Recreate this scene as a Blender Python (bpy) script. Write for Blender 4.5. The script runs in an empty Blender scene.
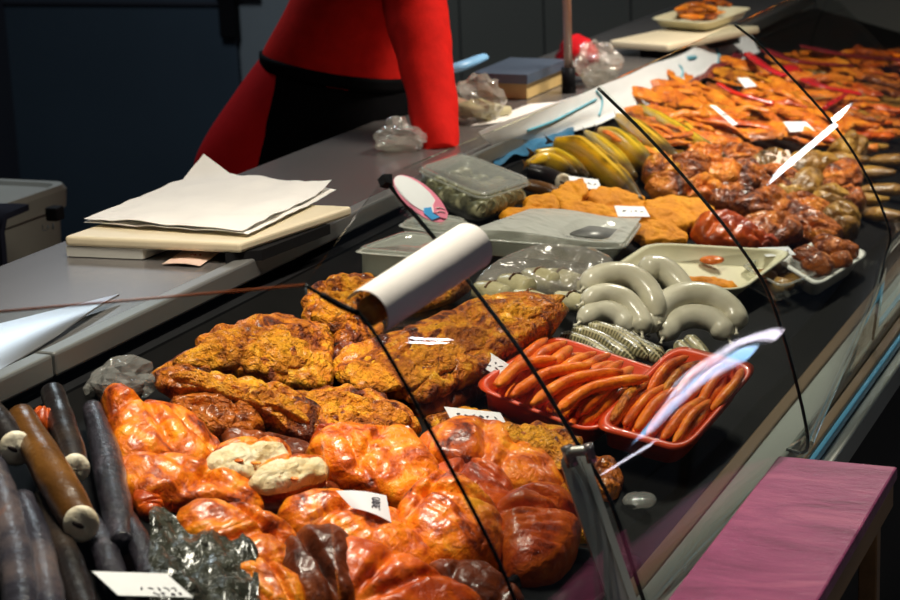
import bpy, bmesh, math, random
from mathutils import Vector, Matrix, noise
random.seed(11)
C = bpy.context.scene.collection
V3 = Vector
# ------------------------------------------------------------------ camera
FPX = 2000.0; H = 1.62
vpx, vpy, hs = 1320.0, -245.0, -0.04
d1 = V3((vpx-450, 300-vpy, -FPX)).normalized()
hh = V3((0, 300-(vpy-hs*(vpx-450)), -FPX))
upv = d1.cross(hh).normalized()
if upv.y < 0: upv = -upv
xv = d1.cross(upv)
R = Matrix((xv, d1, upv))
O = V3((0, 0, H))
cam = bpy.data.cameras.new('camera'); co = bpy.data.objects.new('camera', cam); C.objects.link(co)
m4 = R.to_4x4(); m4.translation = O; co.matrix_world = m4
cam.lens = 36*FPX/900; cam.sensor_width = 36; cam.clip_start = .05; cam.clip_end = 60
cam.dof.use_dof = True; cam.dof.focus_distance = 2.75; cam.dof.aperture_fstop = 8.0
bpy.context.scene.camera = co
CF = V3((-.396, .918, 0)).normalized(); CR = V3((.918, .396, 0)).normalized()

def ray(px, py): return R @ V3((px-450, 300-py, -FPX))
def onz(px, py, z):
    r = ray(px, py); return O + r*((z-H)/r.z)
def onx(px, py, x):
    r = ray(px, py); return O + r*(x/r.x)
def ony(px, py, y):
    r = ray(px, py); return O + r*(y/r.y)
def onpl(px, py, p0, n):
    r = ray(px, py); return O + r*((p0-O).dot(n)/r.dot(n))
DS = .278
DN = V3((DS, 0, 1)).normalized()
def deckz(x): return .70 + DS*(-.68-x)
def ondeck(px, py, lift=0.0): return onpl(px, py, V3((-.68, 0, .70+lift)), DN)
def plane(px, py, lift=0.0, tilt=0.0):
    p0 = ondeck(px, py, lift); t = math.radians(tilt)
    n = (DN*math.cos(t) + (-CF)*math.sin(t)).normalized()
    return p0, n

# ------------------------------------------------------------------ materials
def newmat(name):
    m = bpy.data.materials.new(name); m.use_nodes = True
    nt = m.node_tree; b = nt.nodes['Principled BSDF']; return m, nt, b
def coords(nt, scale=(1, 1, 1), kind='Object'):
    tc = nt.nodes.new('ShaderNodeTexCoord'); mp = nt.nodes.new('ShaderNodeMapping')
    oi = nt.nodes.new('ShaderNodeObjectInfo'); mul = nt.nodes.new('ShaderNodeMath'); mul.operation = 'MULTIPLY'; mul.inputs[1].default_value = 37.0
    nt.links.new(oi.outputs['Random'], mul.inputs[0])
    mp.inputs['Scale'].default_value = scale
    nt.links.new(tc.outputs[kind], mp.inputs['Vector']); nt.links.new(mul.outputs[0], mp.inputs['Location'])
    return mp.outputs['Vector']
def ramp(nt, fac, stops):
    r = nt.nodes.new('ShaderNodeValToRGB'); cr = r.color_ramp
    while len(cr.elements) < len(stops): cr.elements.new(.5)
    for e, (p, c) in zip(cr.elements, stops): e.position = p; e.color = (*c, 1)
    nt.links.new(fac, r.inputs['Fac']); return r.outputs['Color']
def nz(nt, vec, scale, detail=5, rough=.6, dist=0.0):
    n = nt.nodes.new('ShaderNodeTexNoise'); n.inputs['Scale'].default_value = scale; n.inputs['Detail'].default_value = detail
    n.inputs['Roughness'].default_value = rough; n.inputs['Distortion'].default_value = dist
    nt.links.new(vec, n.inputs['Vector']); return n.outputs['Fac']
def bump(nt, b, h, strength, dist=.01):
    bn = nt.nodes.new('ShaderNodeBump'); bn.inputs['Strength'].default_value = strength; bn.inputs['Distance'].default_value = dist
    nt.links.new(h, bn.inputs['Height']); nt.links.new(bn.outputs['Normal'], b.inputs['Normal'])
def food(name, stops, scale=12, rough=.35, bs=.5, bscale=60, coat=.3, dist=.6, stretch=(1, 1, 1), detail=6, sss=0.0, bd=.006):
    m, nt, b = newmat(name); v = coords(nt, stretch)
    f = nz(nt, v, scale, detail, .62, dist); nt.links.new(ramp(nt, f, stops), b.inputs['Base Color'])
    b.inputs['Roughness'].default_value = rough; b.inputs['Coat Weight'].default_value = coat*.3; b.inputs['Coat Roughness'].default_value = .15; b.inputs['Specular IOR Level'].default_value = .28
    if sss:
        b.inputs['Subsurface Weight'].default_value = sss; b.inputs['Subsurface Scale'].default_value = .01
    bump(nt, b, nz(nt, v, bscale, 4, .6, .4), bs, bd)
    b.inputs['Coat Weight'].default_value = min(.5, coat*1.4); b.inputs['Coat Roughness'].default_value = .17
    cb_ = nt.nodes.new('ShaderNodeBump'); cb_.inputs['Strength'].default_value = .35; cb_.inputs['Distance'].default_value = .004
    nt.links.new(nz(nt, v, bscale*.9, 4, .6, .3), cb_.inputs['Height']); nt.links.new(cb_.outputs[0], b.inputs['Coat Normal']); return m
def plain(name, col, rough=.5, metal=0.0, var=.12, scale=8, bs=.05, bscale=80, coat=0.0, stretch=(1, 1, 1)):
    m, nt, b = newmat(name); v = coords(nt, stretch); f = nz(nt, v, scale, 4)
    a = tuple(max(0, c*(1-var)) for c in col); d = tuple(min(1, c*(1+var)) for c in col)
    nt.links.new(ramp(nt, f, [(.3, a), (.7, d)]), b.inputs['Base Color'])
    b.inputs['Roughness'].default_value = rough; b.inputs['Metallic'].default_value = metal; b.inputs['Coat Weight'].default_value = coat
    if bs: bump(nt, b, nz(nt, v, bscale, 3), bs, .003)
    return m
def clear(name, tint=(.93, .96, .95), refl=1.0, milk=0.0, milkcol=(.8, .8, .76), rough=.02, bs=0.0, bscale=40, ior=1.45):
    m = bpy.data.materials.new(name); m.use_nodes = True; nt = m.node_tree; nt.nodes.clear()
    out = nt.nodes.new('ShaderNodeOutputMaterial'); tr = nt.nodes.new('ShaderNodeBsdfTransparent'); tr.inputs['Color'].default_value = (*tint, 1)
    gl = nt.nodes.new('ShaderNodeBsdfGlossy'); gl.inputs['Roughness'].default_value = rough; gl.inputs['Color'].default_value = (refl, refl, refl, 1)
    fr = nt.nodes.new('ShaderNodeLayerWeight'); fr.inputs['Blend'].default_value = .5
    pw = nt.nodes.new('ShaderNodeMath'); pw.operation = 'POWER'; pw.inputs[1].default_value = 5; nt.links.new(fr.outputs['Facing'], pw.inputs[0])
    f0 = ((ior-1)/(ior+1))**2; ma = nt.nodes.new('ShaderNodeMath'); ma.operation = 'MULTIPLY_ADD'; ma.inputs[1].default_value = 1-f0; ma.inputs[2].default_value = f0; nt.links.new(pw.outputs[0], ma.inputs[0])
    mx = nt.nodes.new('ShaderNodeMixShader'); nt.links.new(ma.outputs[0], mx.inputs[0]); nt.links.new(gl.outputs[0], mx.inputs[2])
    if milk:
        df = nt.nodes.new('ShaderNodeBsdfDiffuse'); df.inputs['Color'].default_value = (*milkcol, 1)
        m2 = nt.nodes.new('ShaderNodeMixShader'); m2.inputs[0].default_value = milk
        nt.links.new(tr.outputs[0], m2.inputs[1]); nt.links.new(df.outputs[0], m2.inputs[2]); nt.links.new(m2.outputs[0], mx.inputs[1])
    else: nt.links.new(tr.outputs[0], mx.inputs[1])
    if bs:
        v = coords(nt); h = nz(nt, v, bscale, 3, .5, 1.0); bn = nt.nodes.new('ShaderNodeBump'); bn.inputs['Strength'].default_value = bs; bn.inputs['Distance'].default_value = .01
        nt.links.new(h, bn.inputs['Height']); nt.links.new(bn.outputs[0], gl.inputs['Normal']); nt.links.new(bn.outputs[0], fr.inputs['Normal'])
    nt.links.new(mx.outputs[0], out.inputs['Surface']); return m

M = {}
M['fillet'] = food('smoked_fillet', [(.33, (.09, .008, .001)), (.43, (.48, .072, .002)), (.53, (.78, .18, .003)), (.68, (.92, .35, .014))], 15, .38, .7, 70, .3, 1.6, detail=8, bd=.008)
M['fillet_red'] = food('smoked_fillet_red', [(.28, (.07, .006, .001)), (.45, (.36, .04, .002)), (.60, (.62, .105, .004)), (.78, (.80, .22, .012))], 12, .38, .6, 60, .22, 1.2)
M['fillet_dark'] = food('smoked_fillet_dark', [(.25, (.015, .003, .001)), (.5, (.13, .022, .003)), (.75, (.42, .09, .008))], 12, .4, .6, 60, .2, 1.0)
M['crust'] = food('crusted_fish', [(.28, (.06, .012, .002)), (.39, (.34, .08, .002)), (.50, (.66, .225, .005)), (.66, (.80, .35, .010)), (.85, (.92, .56, .06))], 22, .6, 1.0, 90, .05, .8, bd=.02, detail=9)
M['crust_edge'] = food('crusted_fish_skin', [(.32, (.010, .003, .001)), (.42, (.17, .028, .002)), (.50, (.56, .15, .003)), (.62, (.80, .35, .008)), (.80, (.88, .48, .03))], 17, .5, 1.0, 75, .12, 1.5, bd=.018, detail=9)
M['amber'] = food('amber_fish', [(.25, (.45, .13, .001)), (.5, (.74, .27, .002)), (.8, (.84, .38, .006))], 14, .7, .8, 70, .0, .8)
M['strip'] = food('dried_fish', [(.25, (.20, .025, .002)), (.42, (.62, .13, .004)), (.60, (.85, .27, .008)), (.85, (.92, .46, .06))], 18, .45, 1.0, 90, .15, 1.0, bd=.012)
M['brown'] = food('smoked_brown', [(.28, (.012, .004, .002)), (.42, (.17, .032, .003)), (.56, (.52, .13, .005)), (.78, (.82, .32, .025))], 15, .42, 1.0, 60, .2, 1.4, bd=.018, detail=8)
M['rings_brown'] = food('smoked_olive', [(.3, (.02, .012, .003)), (.5, (.22, .10, .012)), (.75, (.52, .30, .05))], 16, .42, .9, 70, .2)
M['sprat'] = food('smoked_sprat', [(.25, (.34, .035, .002)), (.45, (.74, .125, .004)), (.7, (.90, .27, .012))], 22, .4, .6, 90, .2, .8)
M['whiteflesh'] = food('white_flesh', [(.3, (.45, .25, .07)), (.45, (.70, .55, .30)), (.7, (.82, .74, .55))], 22, .5, .8, 90, .1, .8)
M['eelskin'] = food('eel_skin', [(.3, (.006, .005, .005)), (.5, (.017, .012, .011)), (.7, (.05, .032, .02))], 9, .34, .3, 90, .6, .6)
M['eelbrown'] = food('eel_brown', [(.3, (.02, .009, .003)), (.55, (.13, .052, .01)), (.8, (.28, .12, .025))], 8, .3, .3, 70, .5, .6)
M['eelflesh'] = food('eel_flesh', [(.3, (.74, .58, .36)), (.6, (.88, .80, .62))], 30, .5, .4, 90, .1)
M['cavity'] = plain('dark_cavity', (.02, .008, .004), .6)
M['silver'] = food('silver_fish', [(.3, (.012, .012, .018)), (.48, (.045, .042, .055)), (.62, (.13, .10, .10)), (.75, (.22, .09, .05))], 8, .25, .3, 110, .6, .6, (1, 1, 1))
M['scale'] = food('scaled_skin', [(.3, (.008, .007, .009)), (.55, (.03, .026, .035)), (.8, (.12, .09, .11))], 16, .25, .9, 130, .6, .8)
M['sausage'] = food('pale_sausage', [(.3, (.52, .48, .34)), (.55, (.70, .66, .51)), (.8, (.80, .77, .63))], 7, .3, .15, 40, .5, .5)
M['palefish'] = food('pale_fish', [(.3, (.30, .26, .12)), (.55, (.52, .47, .28)), (.8, (.68, .62, .42))], 12, .35, .4, 50, .4)
M['herring'] = food('herring_skin', [(.3, (.30, .29, .15)), (.55, (.55, .52, .32)), (.8, (.75, .72, .52))], 14, .3, .2, 60, .5)
M['blackfilm'] = food('dark_film', [(.3, (.016, .017, .012)), (.6, (.05, .052, .036)), (.85, (.12, .12, .085))], 10, .25, 1.0, 35, .8, 1.5, bd=.02)
M['eye'] = plain('fish_eye', (.01, .01, .01), .15)

def uvmat(name, stops, rough=.28, stripes=None, head=False):
    m, nt, b = newmat(name); tc = nt.nodes.new('ShaderNodeTexCoord'); sp = nt.nodes.new('ShaderNodeSeparateXYZ'); nt.links.new(tc.outputs['UV'], sp.inputs[0])
    v = coords(nt); n = nz(nt, v, 14, 5); ad = nt.nodes.new('ShaderNodeMath'); ad.operation = 'MULTIPLY_ADD'; ad.inputs[1].default_value = .5
    # v folded so 0 = back ridge, .5 = belly
    fold = nt.nodes.new('ShaderNodeMath'); fold.operation = 'PINGPONG'; fold.inputs[1].default_value = .5; nt.links.new(sp.outputs['Y'], fold.inputs[0])
    nt.links.new(n, ad.inputs[0]); nt.links.new(fold.outputs[0], ad.inputs[2])
    if stripes:
        w = nt.nodes.new('ShaderNodeTexWave'); w.inputs['Scale'].default_value = stripes; w.inputs['Distortion'].default_value = 2.0; w.bands_direction = 'X'
        nt.links.new(tc.outputs['UV'], w.inputs['Vector'])
        a2 = nt.nodes.new('ShaderNodeMath'); a2.operation = 'MULTIPLY_ADD'; a2.inputs[1].default_value = -.22
        nt.links.new(w.outputs['Fac'], a2.inputs[0]); nt.links.new(ad.outputs[0], a2.inputs[2]); src = a2.outputs[0]
    else: src = ad.outputs[0]
    rc = ramp(nt, src, stops)
    if head:
        mr = nt.nodes.new('ShaderNodeMapRange'); mr.inputs['From Min'].default_value = 1.95; mr.inputs['From Max'].default_value = 2.5; nt.links.new(sp.outputs['X'], mr.inputs['Value'])
        mc = nt.nodes.new('ShaderNodeMix'); mc.data_type = 'RGBA'; nt.links.new(mr.outputs[0], mc.inputs['Factor']); nt.links.new(rc, mc.inputs['A'])
        nt.links.new(ramp(nt, nz(nt, v, 30, 5), [(.35, (.02, .012, .006)), (.7, (.16, .10, .03))]), mc.inputs['B']); rc = mc.outputs['Result']
    nt.links.new(rc, b.inputs['Base Color']); b.inputs['Roughness'].default_value = rough; b.inputs['Coat Weight'].default_value = .3
    bump(nt, b, nz(nt, v, 120, 3), .3, .003); return m
M['gold'] = uvmat('golden_fish', [(.16, (.02, .012, .004)), (.27, (.16, .09, .006)), (.36, (.72, .39, .009)), (.5, (.78, .47, .015)), (.68, (.74, .48, .08))], head=True)
M['gold2'] = uvmat('olive_gold_fish', [(.13, (.012, .014, .008)), (.23, (.10, .09, .01)), (.33, (.54, .34, .009)), (.6, (.70, .45, .03))], head=True)
M['netfish'] = uvmat('striped_fish', [(.02, (.03, .026, .014)), (.22, (.10, .088, .035)), (.36, (.42, .37, .20)), (.6, (.55, .5, .32))], .3, 2.2)

M['glass'] = clear('display_glass', (.95, .975, .965), 1.0)
M['edge'] = plain('glass_edge', (.008, .012, .011), .25)
M['brownedge'] = plain('brown_edge', (.30, .075, .02), .35)
M['plastic'] = clear('clear_plastic', (.94, .95, .93), 1.0, .17, (.80, .80, .75), .08)
M['plastic_m'] = clear('cloudy_plastic', (.92, .93, .90), 1.0, .55, (.80, .80, .74), .12, .3, 30)
M['film'] = clear('clear_film', (.9, .9, .88), 1.0, .16, (.8, .78, .74), .06, .6, 25, 1.6)
M['bagfilm'] = clear('bag_film', (.90, .90, .86), 1.0, .20, (.80, .75, .68), .12, .6, 25, 1.6)
M['steel'] = plain('brushed_steel', (.25, .236, .228), .26, .65, .1, 3, .03, 200, stretch=(1, .05, 1))
M['steel_shiny'] = plain('polished_steel', (.48, .48, .50), .34, .9, .05, 3, .02, 120)
M['steel_d'] = plain('dull_steel', (.20, .20, .19), .42, .5, .15, 4, .03, 200, stretch=(1, .05, 1))
M['alu'] = plain('aluminium_rail', (.34, .36, .32), .38, .7, .15, 5, .03, 150, stretch=(1, .1, 1))
M['bronze'] = plain('bronze_rail', (.22, .15, .09), .35, .7, .15, 5, .03, 150, stretch=(1, .1, 1))
M['bluestrip'] = plain('blue_strip', (.13, .42, .66), .25, .2, .08, 4, 0)
M['deck'] = plain('deck_tray', (.0055, .0052, .005), .5, .0, .2, 6)
M['dark'] = plain('dark_panel', (.012, .012, .013), .5)
M['cream'] = plain('cream_board', (.70, .61, .42), .5, 0, .06, 5)
M['creamtray'] = plain('cream_foam', (.62, .58, .38), .6, 0, .06, 9)
M['paper'] = plain('butcher_paper', (.80, .78, .73), .7, 0, .05, 6, .25, 30)
M['card'] = plain('white_card', (.80, .80, .82), .5, 0, .04, 10, 0)
M['pinkcard'] = plain('pinkish_card', (.72, .52, .42), .6, 0, .08, 10, 0)
M['ink'] = plain('ink', (.03, .025, .05), .6, 0, .1, 10, 0)
M['redtray'] = plain('red_tray', (.62, .055, .008), .35, 0, .1, 5, 0, coat=.3)
M['redplastic'] = plain('red_film', (.55, .012, .018), .25, 0, .25, 14, .5, 40, coat=.6)
M['burg'] = plain('burgundy_film', (.20, .012, .02), .25, 0, .3, 14, .5, 40, coat=.6)
M['white'] = plain('white_plastic', (.78, .79, .80), .4, 0, .04, 8, 0)
M['sheetblue'] = plain('blue_print', (.10, .36, .46), .5, 0, .2, 20, 0)
M['bluefilm'] = plain('blue_film', (.03, .13, .24), .3, 0, .4, 20, .3, 40)
M['foam'] = plain('white_foam', (.62, .62, .56), .6, 0, .05, 10)
M['bin'] = plain('grey_bin', (.26, .26, .22), .5, 0, .08, 4)
M['navy'] = plain('navy_cloth', (.014, .015, .025), .8, 0, .2, 14)
M['door'] = plain('cold_door', (.040, .060, .080), .5, 0, .1, 1.2)
M['doordark'] = plain('dark_wall_panel', (.028, .030, .040), .6, 0, .1, 1)
M['post'] = plain('grey_frame', (.21, .235, .245), .5, 0, .05, 3)
M['black'] = plain('black_plastic', (.008, .008, .009), .4, 0, .1)
M['floor'] = plain('floor_tile', (.030, .030, .032), .5, 0, .3, 3)
M['purple'] = food('purple_bench', [(.3, (.15, .022, .07)), (.5, (.24, .045, .12)), (.7, (.34, .085, .16))], 9, .45, .2, 60, .1, 1.2, (.6, 1.6, 1))
M['wood'] = plain('bench_wood', (.24, .12, .045), .5, 0, .3, 20, .1, 80, stretch=(1, .1, 1))
M['boxwood'] = plain('box_wood', (.52, .36, .14), .5, 0, .15, 12)
M['bluesteel'] = plain('blue_grey_plate', (.09, .12, .17), .35, .3, .1)
M['blueglove'] = plain('pale_blue_plastic', (.22, .48, .75), .35, 0, .15, 20)
M['redsweater'] = plain('red_knit', (.62, .014, .010), .8, 0, .12, 30, .3, 260)
M['redskirt'] = plain('red_cloth', (.50, .008, .010), .8, 0, .1, 14, .1, 120)
M['apron'] = plain('black_cloth', (.0025, .0025, .003), .8, 0, .2, 14, .1, 120)
for k_ in ('deck', 'apron', 'navy', 'black', 'dark', 'redskirt', 'redsweater'): M[k_].node_tree.nodes['Principled BSDF'].inputs['Specular IOR Level'].default_value = .04
M['skin'] = plain('skin', (.62, .36, .25), .5, 0, .06, 10)
M['hair'] = plain('brown_hair', (.06, .03, .015), .5, 0, .3, 60, .4, 200)
M['pink'] = plain('pink_print', (.78, .24, .34), .4, 0, .05, 10, 0)
M['skyblue'] = plain('blue_sticker', (.06, .33, .66), .4, 0, .05, 10, 0)
M['pole'] = plain('bronze_pole', (.42, .34, .29), .35, .2, .1, 8, 0)
M['chili'] = plain('red_pepper', (.60, .02, .006), .25, 0, .15, 14, .1, coat=.5)

# ------------------------------------------------------------------ mesh helpers
WL = {}
def parse(o): pass
def root(name, loc, label, cat, group=None, kind=None):
    o = bpy.data.objects.new(name, None); C.objects.link(o); o.empty_display_size = .05
    o.location = loc; WL[o.name] = V3(loc); tagit(o, label, cat, group, kind); return o
def tagit(o, label=None, cat=None, group=None, kind=None):
    if label: o['label'] = label
    if cat: o['category'] = cat
    if group: o['group'] = group
    if kind: o['kind'] = kind
    return o
def obj(name, V, F, mat, parent=None, smooth=True, uv=None, sub=0):
    V = [V3(v) for v in V]
    if parent is not None: base = WL[parent.name]
    else:
        zs = min(v.z for v in V); c = sum(V, V3())/len(V); base = V3((c.x, c.y, zs))
    me = bpy.data.meshes.new(name); me.from_pydata([v-base for v in V], [], F); me.materials.append(M[mat] if isinstance(mat, str) else mat)
    if uv:
        ul = me.uv_layers.new(name='UVMap')
        for lp in me.loops: ul.data[lp.index].uv = uv[lp.vertex_index]
    if smooth: me.polygons.foreach_set('use_smooth', [True]*len(me.polygons))
    me.update()
    bm = bmesh.new(); bm.from_mesh(me); bmesh.ops.recalc_face_normals(bm, faces=bm.faces); bm.to_mesh(me); bm.free()
    o = bpy.data.objects.new(name, me); C.objects.link(o)
    if parent is not None: o.parent = parent; WL[o.name] = base
    else: o.location = base; WL[o.name] = base
    if sub:
        s = o.modifiers.new('s', 'SUBSURF'); s.levels = sub; s.render_levels = sub
    return o
def struct(name, V, F, mat, smooth=False):
    o = obj(name, V, F, mat, None, smooth); o['kind'] = 'structure'; return o
def join(*parts):
    V, F = [], []
    for v, f in parts:
        n = len(V); V += list(v); F += [tuple(i+n for i in q) for q in f]
    return V, F
def box(x0, y0, z0, x1, y1, z1, bev=.0):
    if not bev:
        V = [V3((x, y, z)) for z in (z0, z1) for x, y in ((x0, y0), (x1, y0), (x1, y1), (x0, y1))]
        return V, [(0, 3, 2, 1), (4, 5, 6, 7), (0, 1, 5, 4), (1, 2, 6, 5), (2, 3, 7, 6), (3, 0, 4, 7)]
    bm = bmesh.new(); bmesh.ops.create_cube(bm, size=1)
    for v in bm.verts: v.co = V3(((x0+x1)/2+v.co.x*(x1-x0), (y0+y1)/2+v.co.y*(y1-y0), (z0+z1)/2+v.co.z*(z1-z0)))
    bmesh.ops.bevel(bm, geom=bm.edges[:], offset=bev, segments=2, affect='EDGES', profile=.5)
    bm.verts.index_update(); r = [v.co.copy() for v in bm.verts], [tuple(v.index for v in f.verts) for f in bm.faces]; bm.free(); return r
def xform(part, mat): return [mat @ v for v in part[0]], part[1]
def cr(P, n, closed=False):
    """Catmull-Rom through P (tuples/vectors of any length), n samples"""
    P = [tuple(p) for p in P]; L = len(P); out = []
    segs = L if closed else L-1
    for i in range(n):
        t = i/n*segs if closed else i/(n-1)*segs
        k = min(int(t), segs-1); u = t-k
        g = (lambda j: P[j % L]) if closed else (lambda j: P[max(0, min(L-1, j))])
        a, b, c, d = g(k-1), g(k), g(k+1), g(k+2)
        out.append(tuple(.5*(2*b[q]+(c[q]-a[q])*u+(2*a[q]-5*b[q]+4*c[q]-d[q])*u*u+(3*b[q]-a[q]-3*c[q]+d[q])*u**3) for q in range(len(b))))
    return out
def loft(P, n=16, seg=14, up=V3((0, 0, 1)), ex=2.0, amp=0.0, fr=20.0, cap=True, seed=None):
    """P: list of (Vector, width, height). Tube with elliptical sections; returns V,F,uv"""
    Q = cr([(p.x, p.y, p.z, w, h) for p, w, h in P], n); V, F, U = [], [], []
    so = V3((random.random()*50, random.random()*50, random.random()*50)) if seed is None else seed
    pts = [V3(q[:3]) for q in Q]
    for i, q in enumerate(Q):
        t = (pts[min(i+1, n-1)]-pts[max(i-1, 0)]).normalized(); s = t.cross(up)
        if s.length < 1e-4: s = V3((1, 0, 0))
        s.normalize(); u = s.cross(t).normalized()
        for k in range(seg):
            a = 2*math.pi*k/seg+math.pi/2; ca, sa = math.cos(a), math.sin(a)
            ca = math.copysign(abs(ca)**(2/ex), ca); sa = math.copysign(abs(sa)**(2/ex), sa)
            v = pts[i]+s*(ca*max(q[3], .0004)/2)+u*(sa*max(q[4], .0004)/2)
            if amp:
                d = (v-pts[i]); v = v+d.normalized()*amp*noise.noise(v*fr+so) if d.length > 1e-6 else v
            V.append(v); U.append((i/(n-1)*3, k/seg))
    for i in range(n-1):
        for k in range(seg):
            a = i*seg+k; b = i*seg+(k+1) % seg; F.append((a, b, b+seg, a+seg))
    if cap: F.append(tuple(range(seg))); F.append(tuple((n-1)*seg+k for k in range(seg)))
    return V, F, U
def tube(pts, r, n=None, seg=8, up=V3((0, 0, 1))):
    n = n or max(2, len(pts)*5); v, f, u = loft([(p, 2*r, 2*r) for p in pts], n, seg, up); return v, f
def pillow(pts, n, thick, N=44, K=7, amp=.0, fr=18, p=2.4, under=.012, ridge=0, rdir=None, todeck=False, edge=0.0, crease=2):
    """irregular closed outline (3D) domed along n: flat-lying piece of food"""
    o = [V3(q) for q in cr(pts, N, True)]; c = sum(o, V3())/N; V, F = [], []
    so = V3((random.random()*50, random.random()*50, random.random()*50))
    size = max((q-c).length for q in o)
    if edge: o = [q+(q-c).normalized()*edge*noise.noise(q*60+so) for q in o]
    low = []
    for q in o:
        b = c+(q-c)*.66-n*(under+.004)
        if todeck:
            g = deckz(b.x)+.004
            b.z = max(min(b.z, g), b.z-.09)
        low.append(b)
    V += low
    mids = [c+(q-c)*.985-n*under*.4 for q in o]; V += mids
    e1 = n.orthogonal().normalized(); e2 = n.cross(e1); rs = random.Random(int(so.x*1e4)); cre = []
    if crease and amp:
        for _ in range(crease):
            an = rs.uniform(0, math.pi); cre.append((e1*math.cos(an)+e2*math.sin(an), rs.uniform(-.45, .45)*size, rs.uniform(.05, .10)*size, rs.uniform(.18, .42)*thick, rs.uniform(0, 9)))
    def shape(d, r, k):
        h = thick*(max(0, 1-r**p))**(1/p) if k else 0
        v = c+d*r+n*h; fade = 1-r**5
        lowf = noise.noise(v*(fr*.35)+so)
        a = amp*fade*(1.1*lowf+noise.noise(v*fr+so)+.6*(1-2*abs(noise.noise(v*fr*1.7+so)))-.3+.35*noise.noise(v*fr*4.5+so))
        if ridge: a += ridge*fade*(abs(math.sin(rdir.dot(v-c)*math.pi/.014 + 2.5*noise.noise(v*14+so)))-.5)*1.6*(.4+.6*abs(noise.noise(v*18+so))*2)
        for dr_, of_, wd_, dp_, ph_ in cre:
            t_ = dr_.dot(d*r)-of_+.12*size*noise.noise(V3((dr_.orthogonal().dot(v)*14, ph_, 0)))
            a -= dp_*fade*math.exp(-(t_/wd_)**2)-dp_*.25*fade
        return v+n*max(a, -h*.8)
    for k in range(K):
        r = 1-(k/K)
        for q in o: V.append(shape(q-c, r, k))
    V.append(shape(V3((0, 0, 0)), 0, 1))
    R_ = K+2
    for k in range(R_-1):
        for i in range(N):
            a, b = k*N+i, k*N+(i+1) % N; F.append((a, b, b+N, a+N))
    top = len(V)-1
    for i in range(N): F.append(((R_-1)*N+i, (R_-1)*N+(i+1) % N, top))
    F.append(tuple(reversed(range(N)))); return V, F
def piece(name, px, label, cat, mat, thick=.03, lift=0.0, tilt=15, group=None, anchor=None, amp=.004, fr=22, ridge=0, rdir=None, under=.012, p=3.0, N=72, K=14, edge=.002, parent=None, crease=2):
    a = anchor or max(px, key=lambda q: q[1]); p0, n = plane(a[0], a[1], lift, tilt)
    pts = [onpl(x, y, p0, n) for x, y in px]
    if rdir is not None: rdir = (onpl(a[0]+rdir[0]*10, a[1]+rdir[1]*10, p0, n)-p0).normalized()
    V, F = pillow(pts, n, thick, N, K, amp, fr, p, under, ridge, rdir, True, edge, crease)
    o = obj(name, V, F, mat, parent)
    if parent is None: tagit(o, label, cat, group)
    return o, p0, n
def frompx(lst, lift=.0, tilt=0, anchor=None):
    a = anchor or max(lst, key=lambda q: q[1]); p0, n = plane(a[0], a[1], lift, tilt)
    return [onpl(q[0], q[1], p0, n) for q in lst], n
def mm(p): return (O-p).length/FPX       # metres per pixel at point p

def tray(quad, depth, wall=.004, shrink=.88, n=V3((0, 0, 1)), rim=.006, r=.18, K=6):
    """open container from its rim quad (3D corners in order): list of rings -> V,F and rim tube"""
    c = sum(quad, V3())/4
    def ring(s, dz, rr=r):
        out = []
        q = [c+(p-c)*s-n*dz for p in quad]
        for i in range(4):
            a, b, d = q[i-1], q[i], q[(i+1) % 4]
            for k in range(K+1):
                t = k/K; e0 = b+(a-b)*rr; e1 = b+(d-b)*rr
                out.append(e0*(1-t)**2+b*2*t*(1-t)+e1*t*t)
        return out
    L = (quad[1]-quad[0]).length; ws = 1-2*wall/max(L, .05)
    rings = [ring(shrink*.96, depth), ring(shrink, depth*.93), ring(1-.02, .004), ring(1+rim/L*2, 0), ring(1, -.0015), ring(ws, .002), ring(shrink*ws, depth*.9), ring(shrink*.92, depth-.004)]
    N = len(rings[0]); V = [v for rg in rings for v in rg]; F = []
    for k in range(len(rings)-1):
        for i in range(N): F.append((k*N+i, k*N+(i+1) % N, (k+1)*N+(i+1) % N, (k+1)*N+i))
    F.append(tuple(reversed(range(N)))); F.append(tuple(range((len(rings)-1)*N, len(rings)*N)))
    return V, F, ring
def sheet(fn, nu, nv, th, n=None):
    """solid thin sheet from fn(u,v)"""
    P = [[fn(i/(nu-1), j/(nv-1)) for j in range(nv)] for i in range(nu)]; V = [p for r in P for p in r]; F = []
    for i in range(nu-1):
        for j in range(nv-1): a = i*nv+j; F.append((a, a+1, a+nv+1, a+nv))
    T = len(V); Nn = []
    for i in range(nu):
        for j in range(nv):
            du = P[min(i+1, nu-1)][j]-P[max(i-1, 0)][j]; dv = P[i][min(j+1, nv-1)]-P[i][max(j-1, 0)]
            q = du.cross(dv); Nn.append(q.normalized() if q.length > 1e-9 else V3((0, 0, 1)))
    V += [v-nn*th for v, nn in zip(V, Nn)]; F += [tuple(T+i for i in reversed(f)) for f in F[:]]
    bd = [(i, 0) for i in range(nu)]+[(nu-1, j) for j in range(1, nv)]+[(i, nv-1) for i in range(nu-2, -1, -1)]+[(0, j) for j in range(nv-2, 0, -1)]
    ids = [i*nv+j for i, j in bd]
    m_ = len(ids); b0 = len(V); V += [V[i] for i in ids]+[V[i+T] for i in ids]
    for k in range(m_):
        k2 = (k+1) % m_; F.append((b0+k2, b0+k, b0+m_+k, b0+m_+k2))
    return V, F
def bil(q, u, v): return q[0]*(1-u)*(1-v)+q[1]*u*(1-v)+q[2]*u*v+q[3]*(1-u)*v
def extr(pts, n, th):
    N = len(pts); V = list(pts)+[p-n*th for p in pts]
    F = [tuple(range(N)), tuple(reversed(range(N, 2*N)))]+[(i, (i+1) % N, N+(i+1) % N, N+i) for i in range(N)]; return V, F
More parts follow.
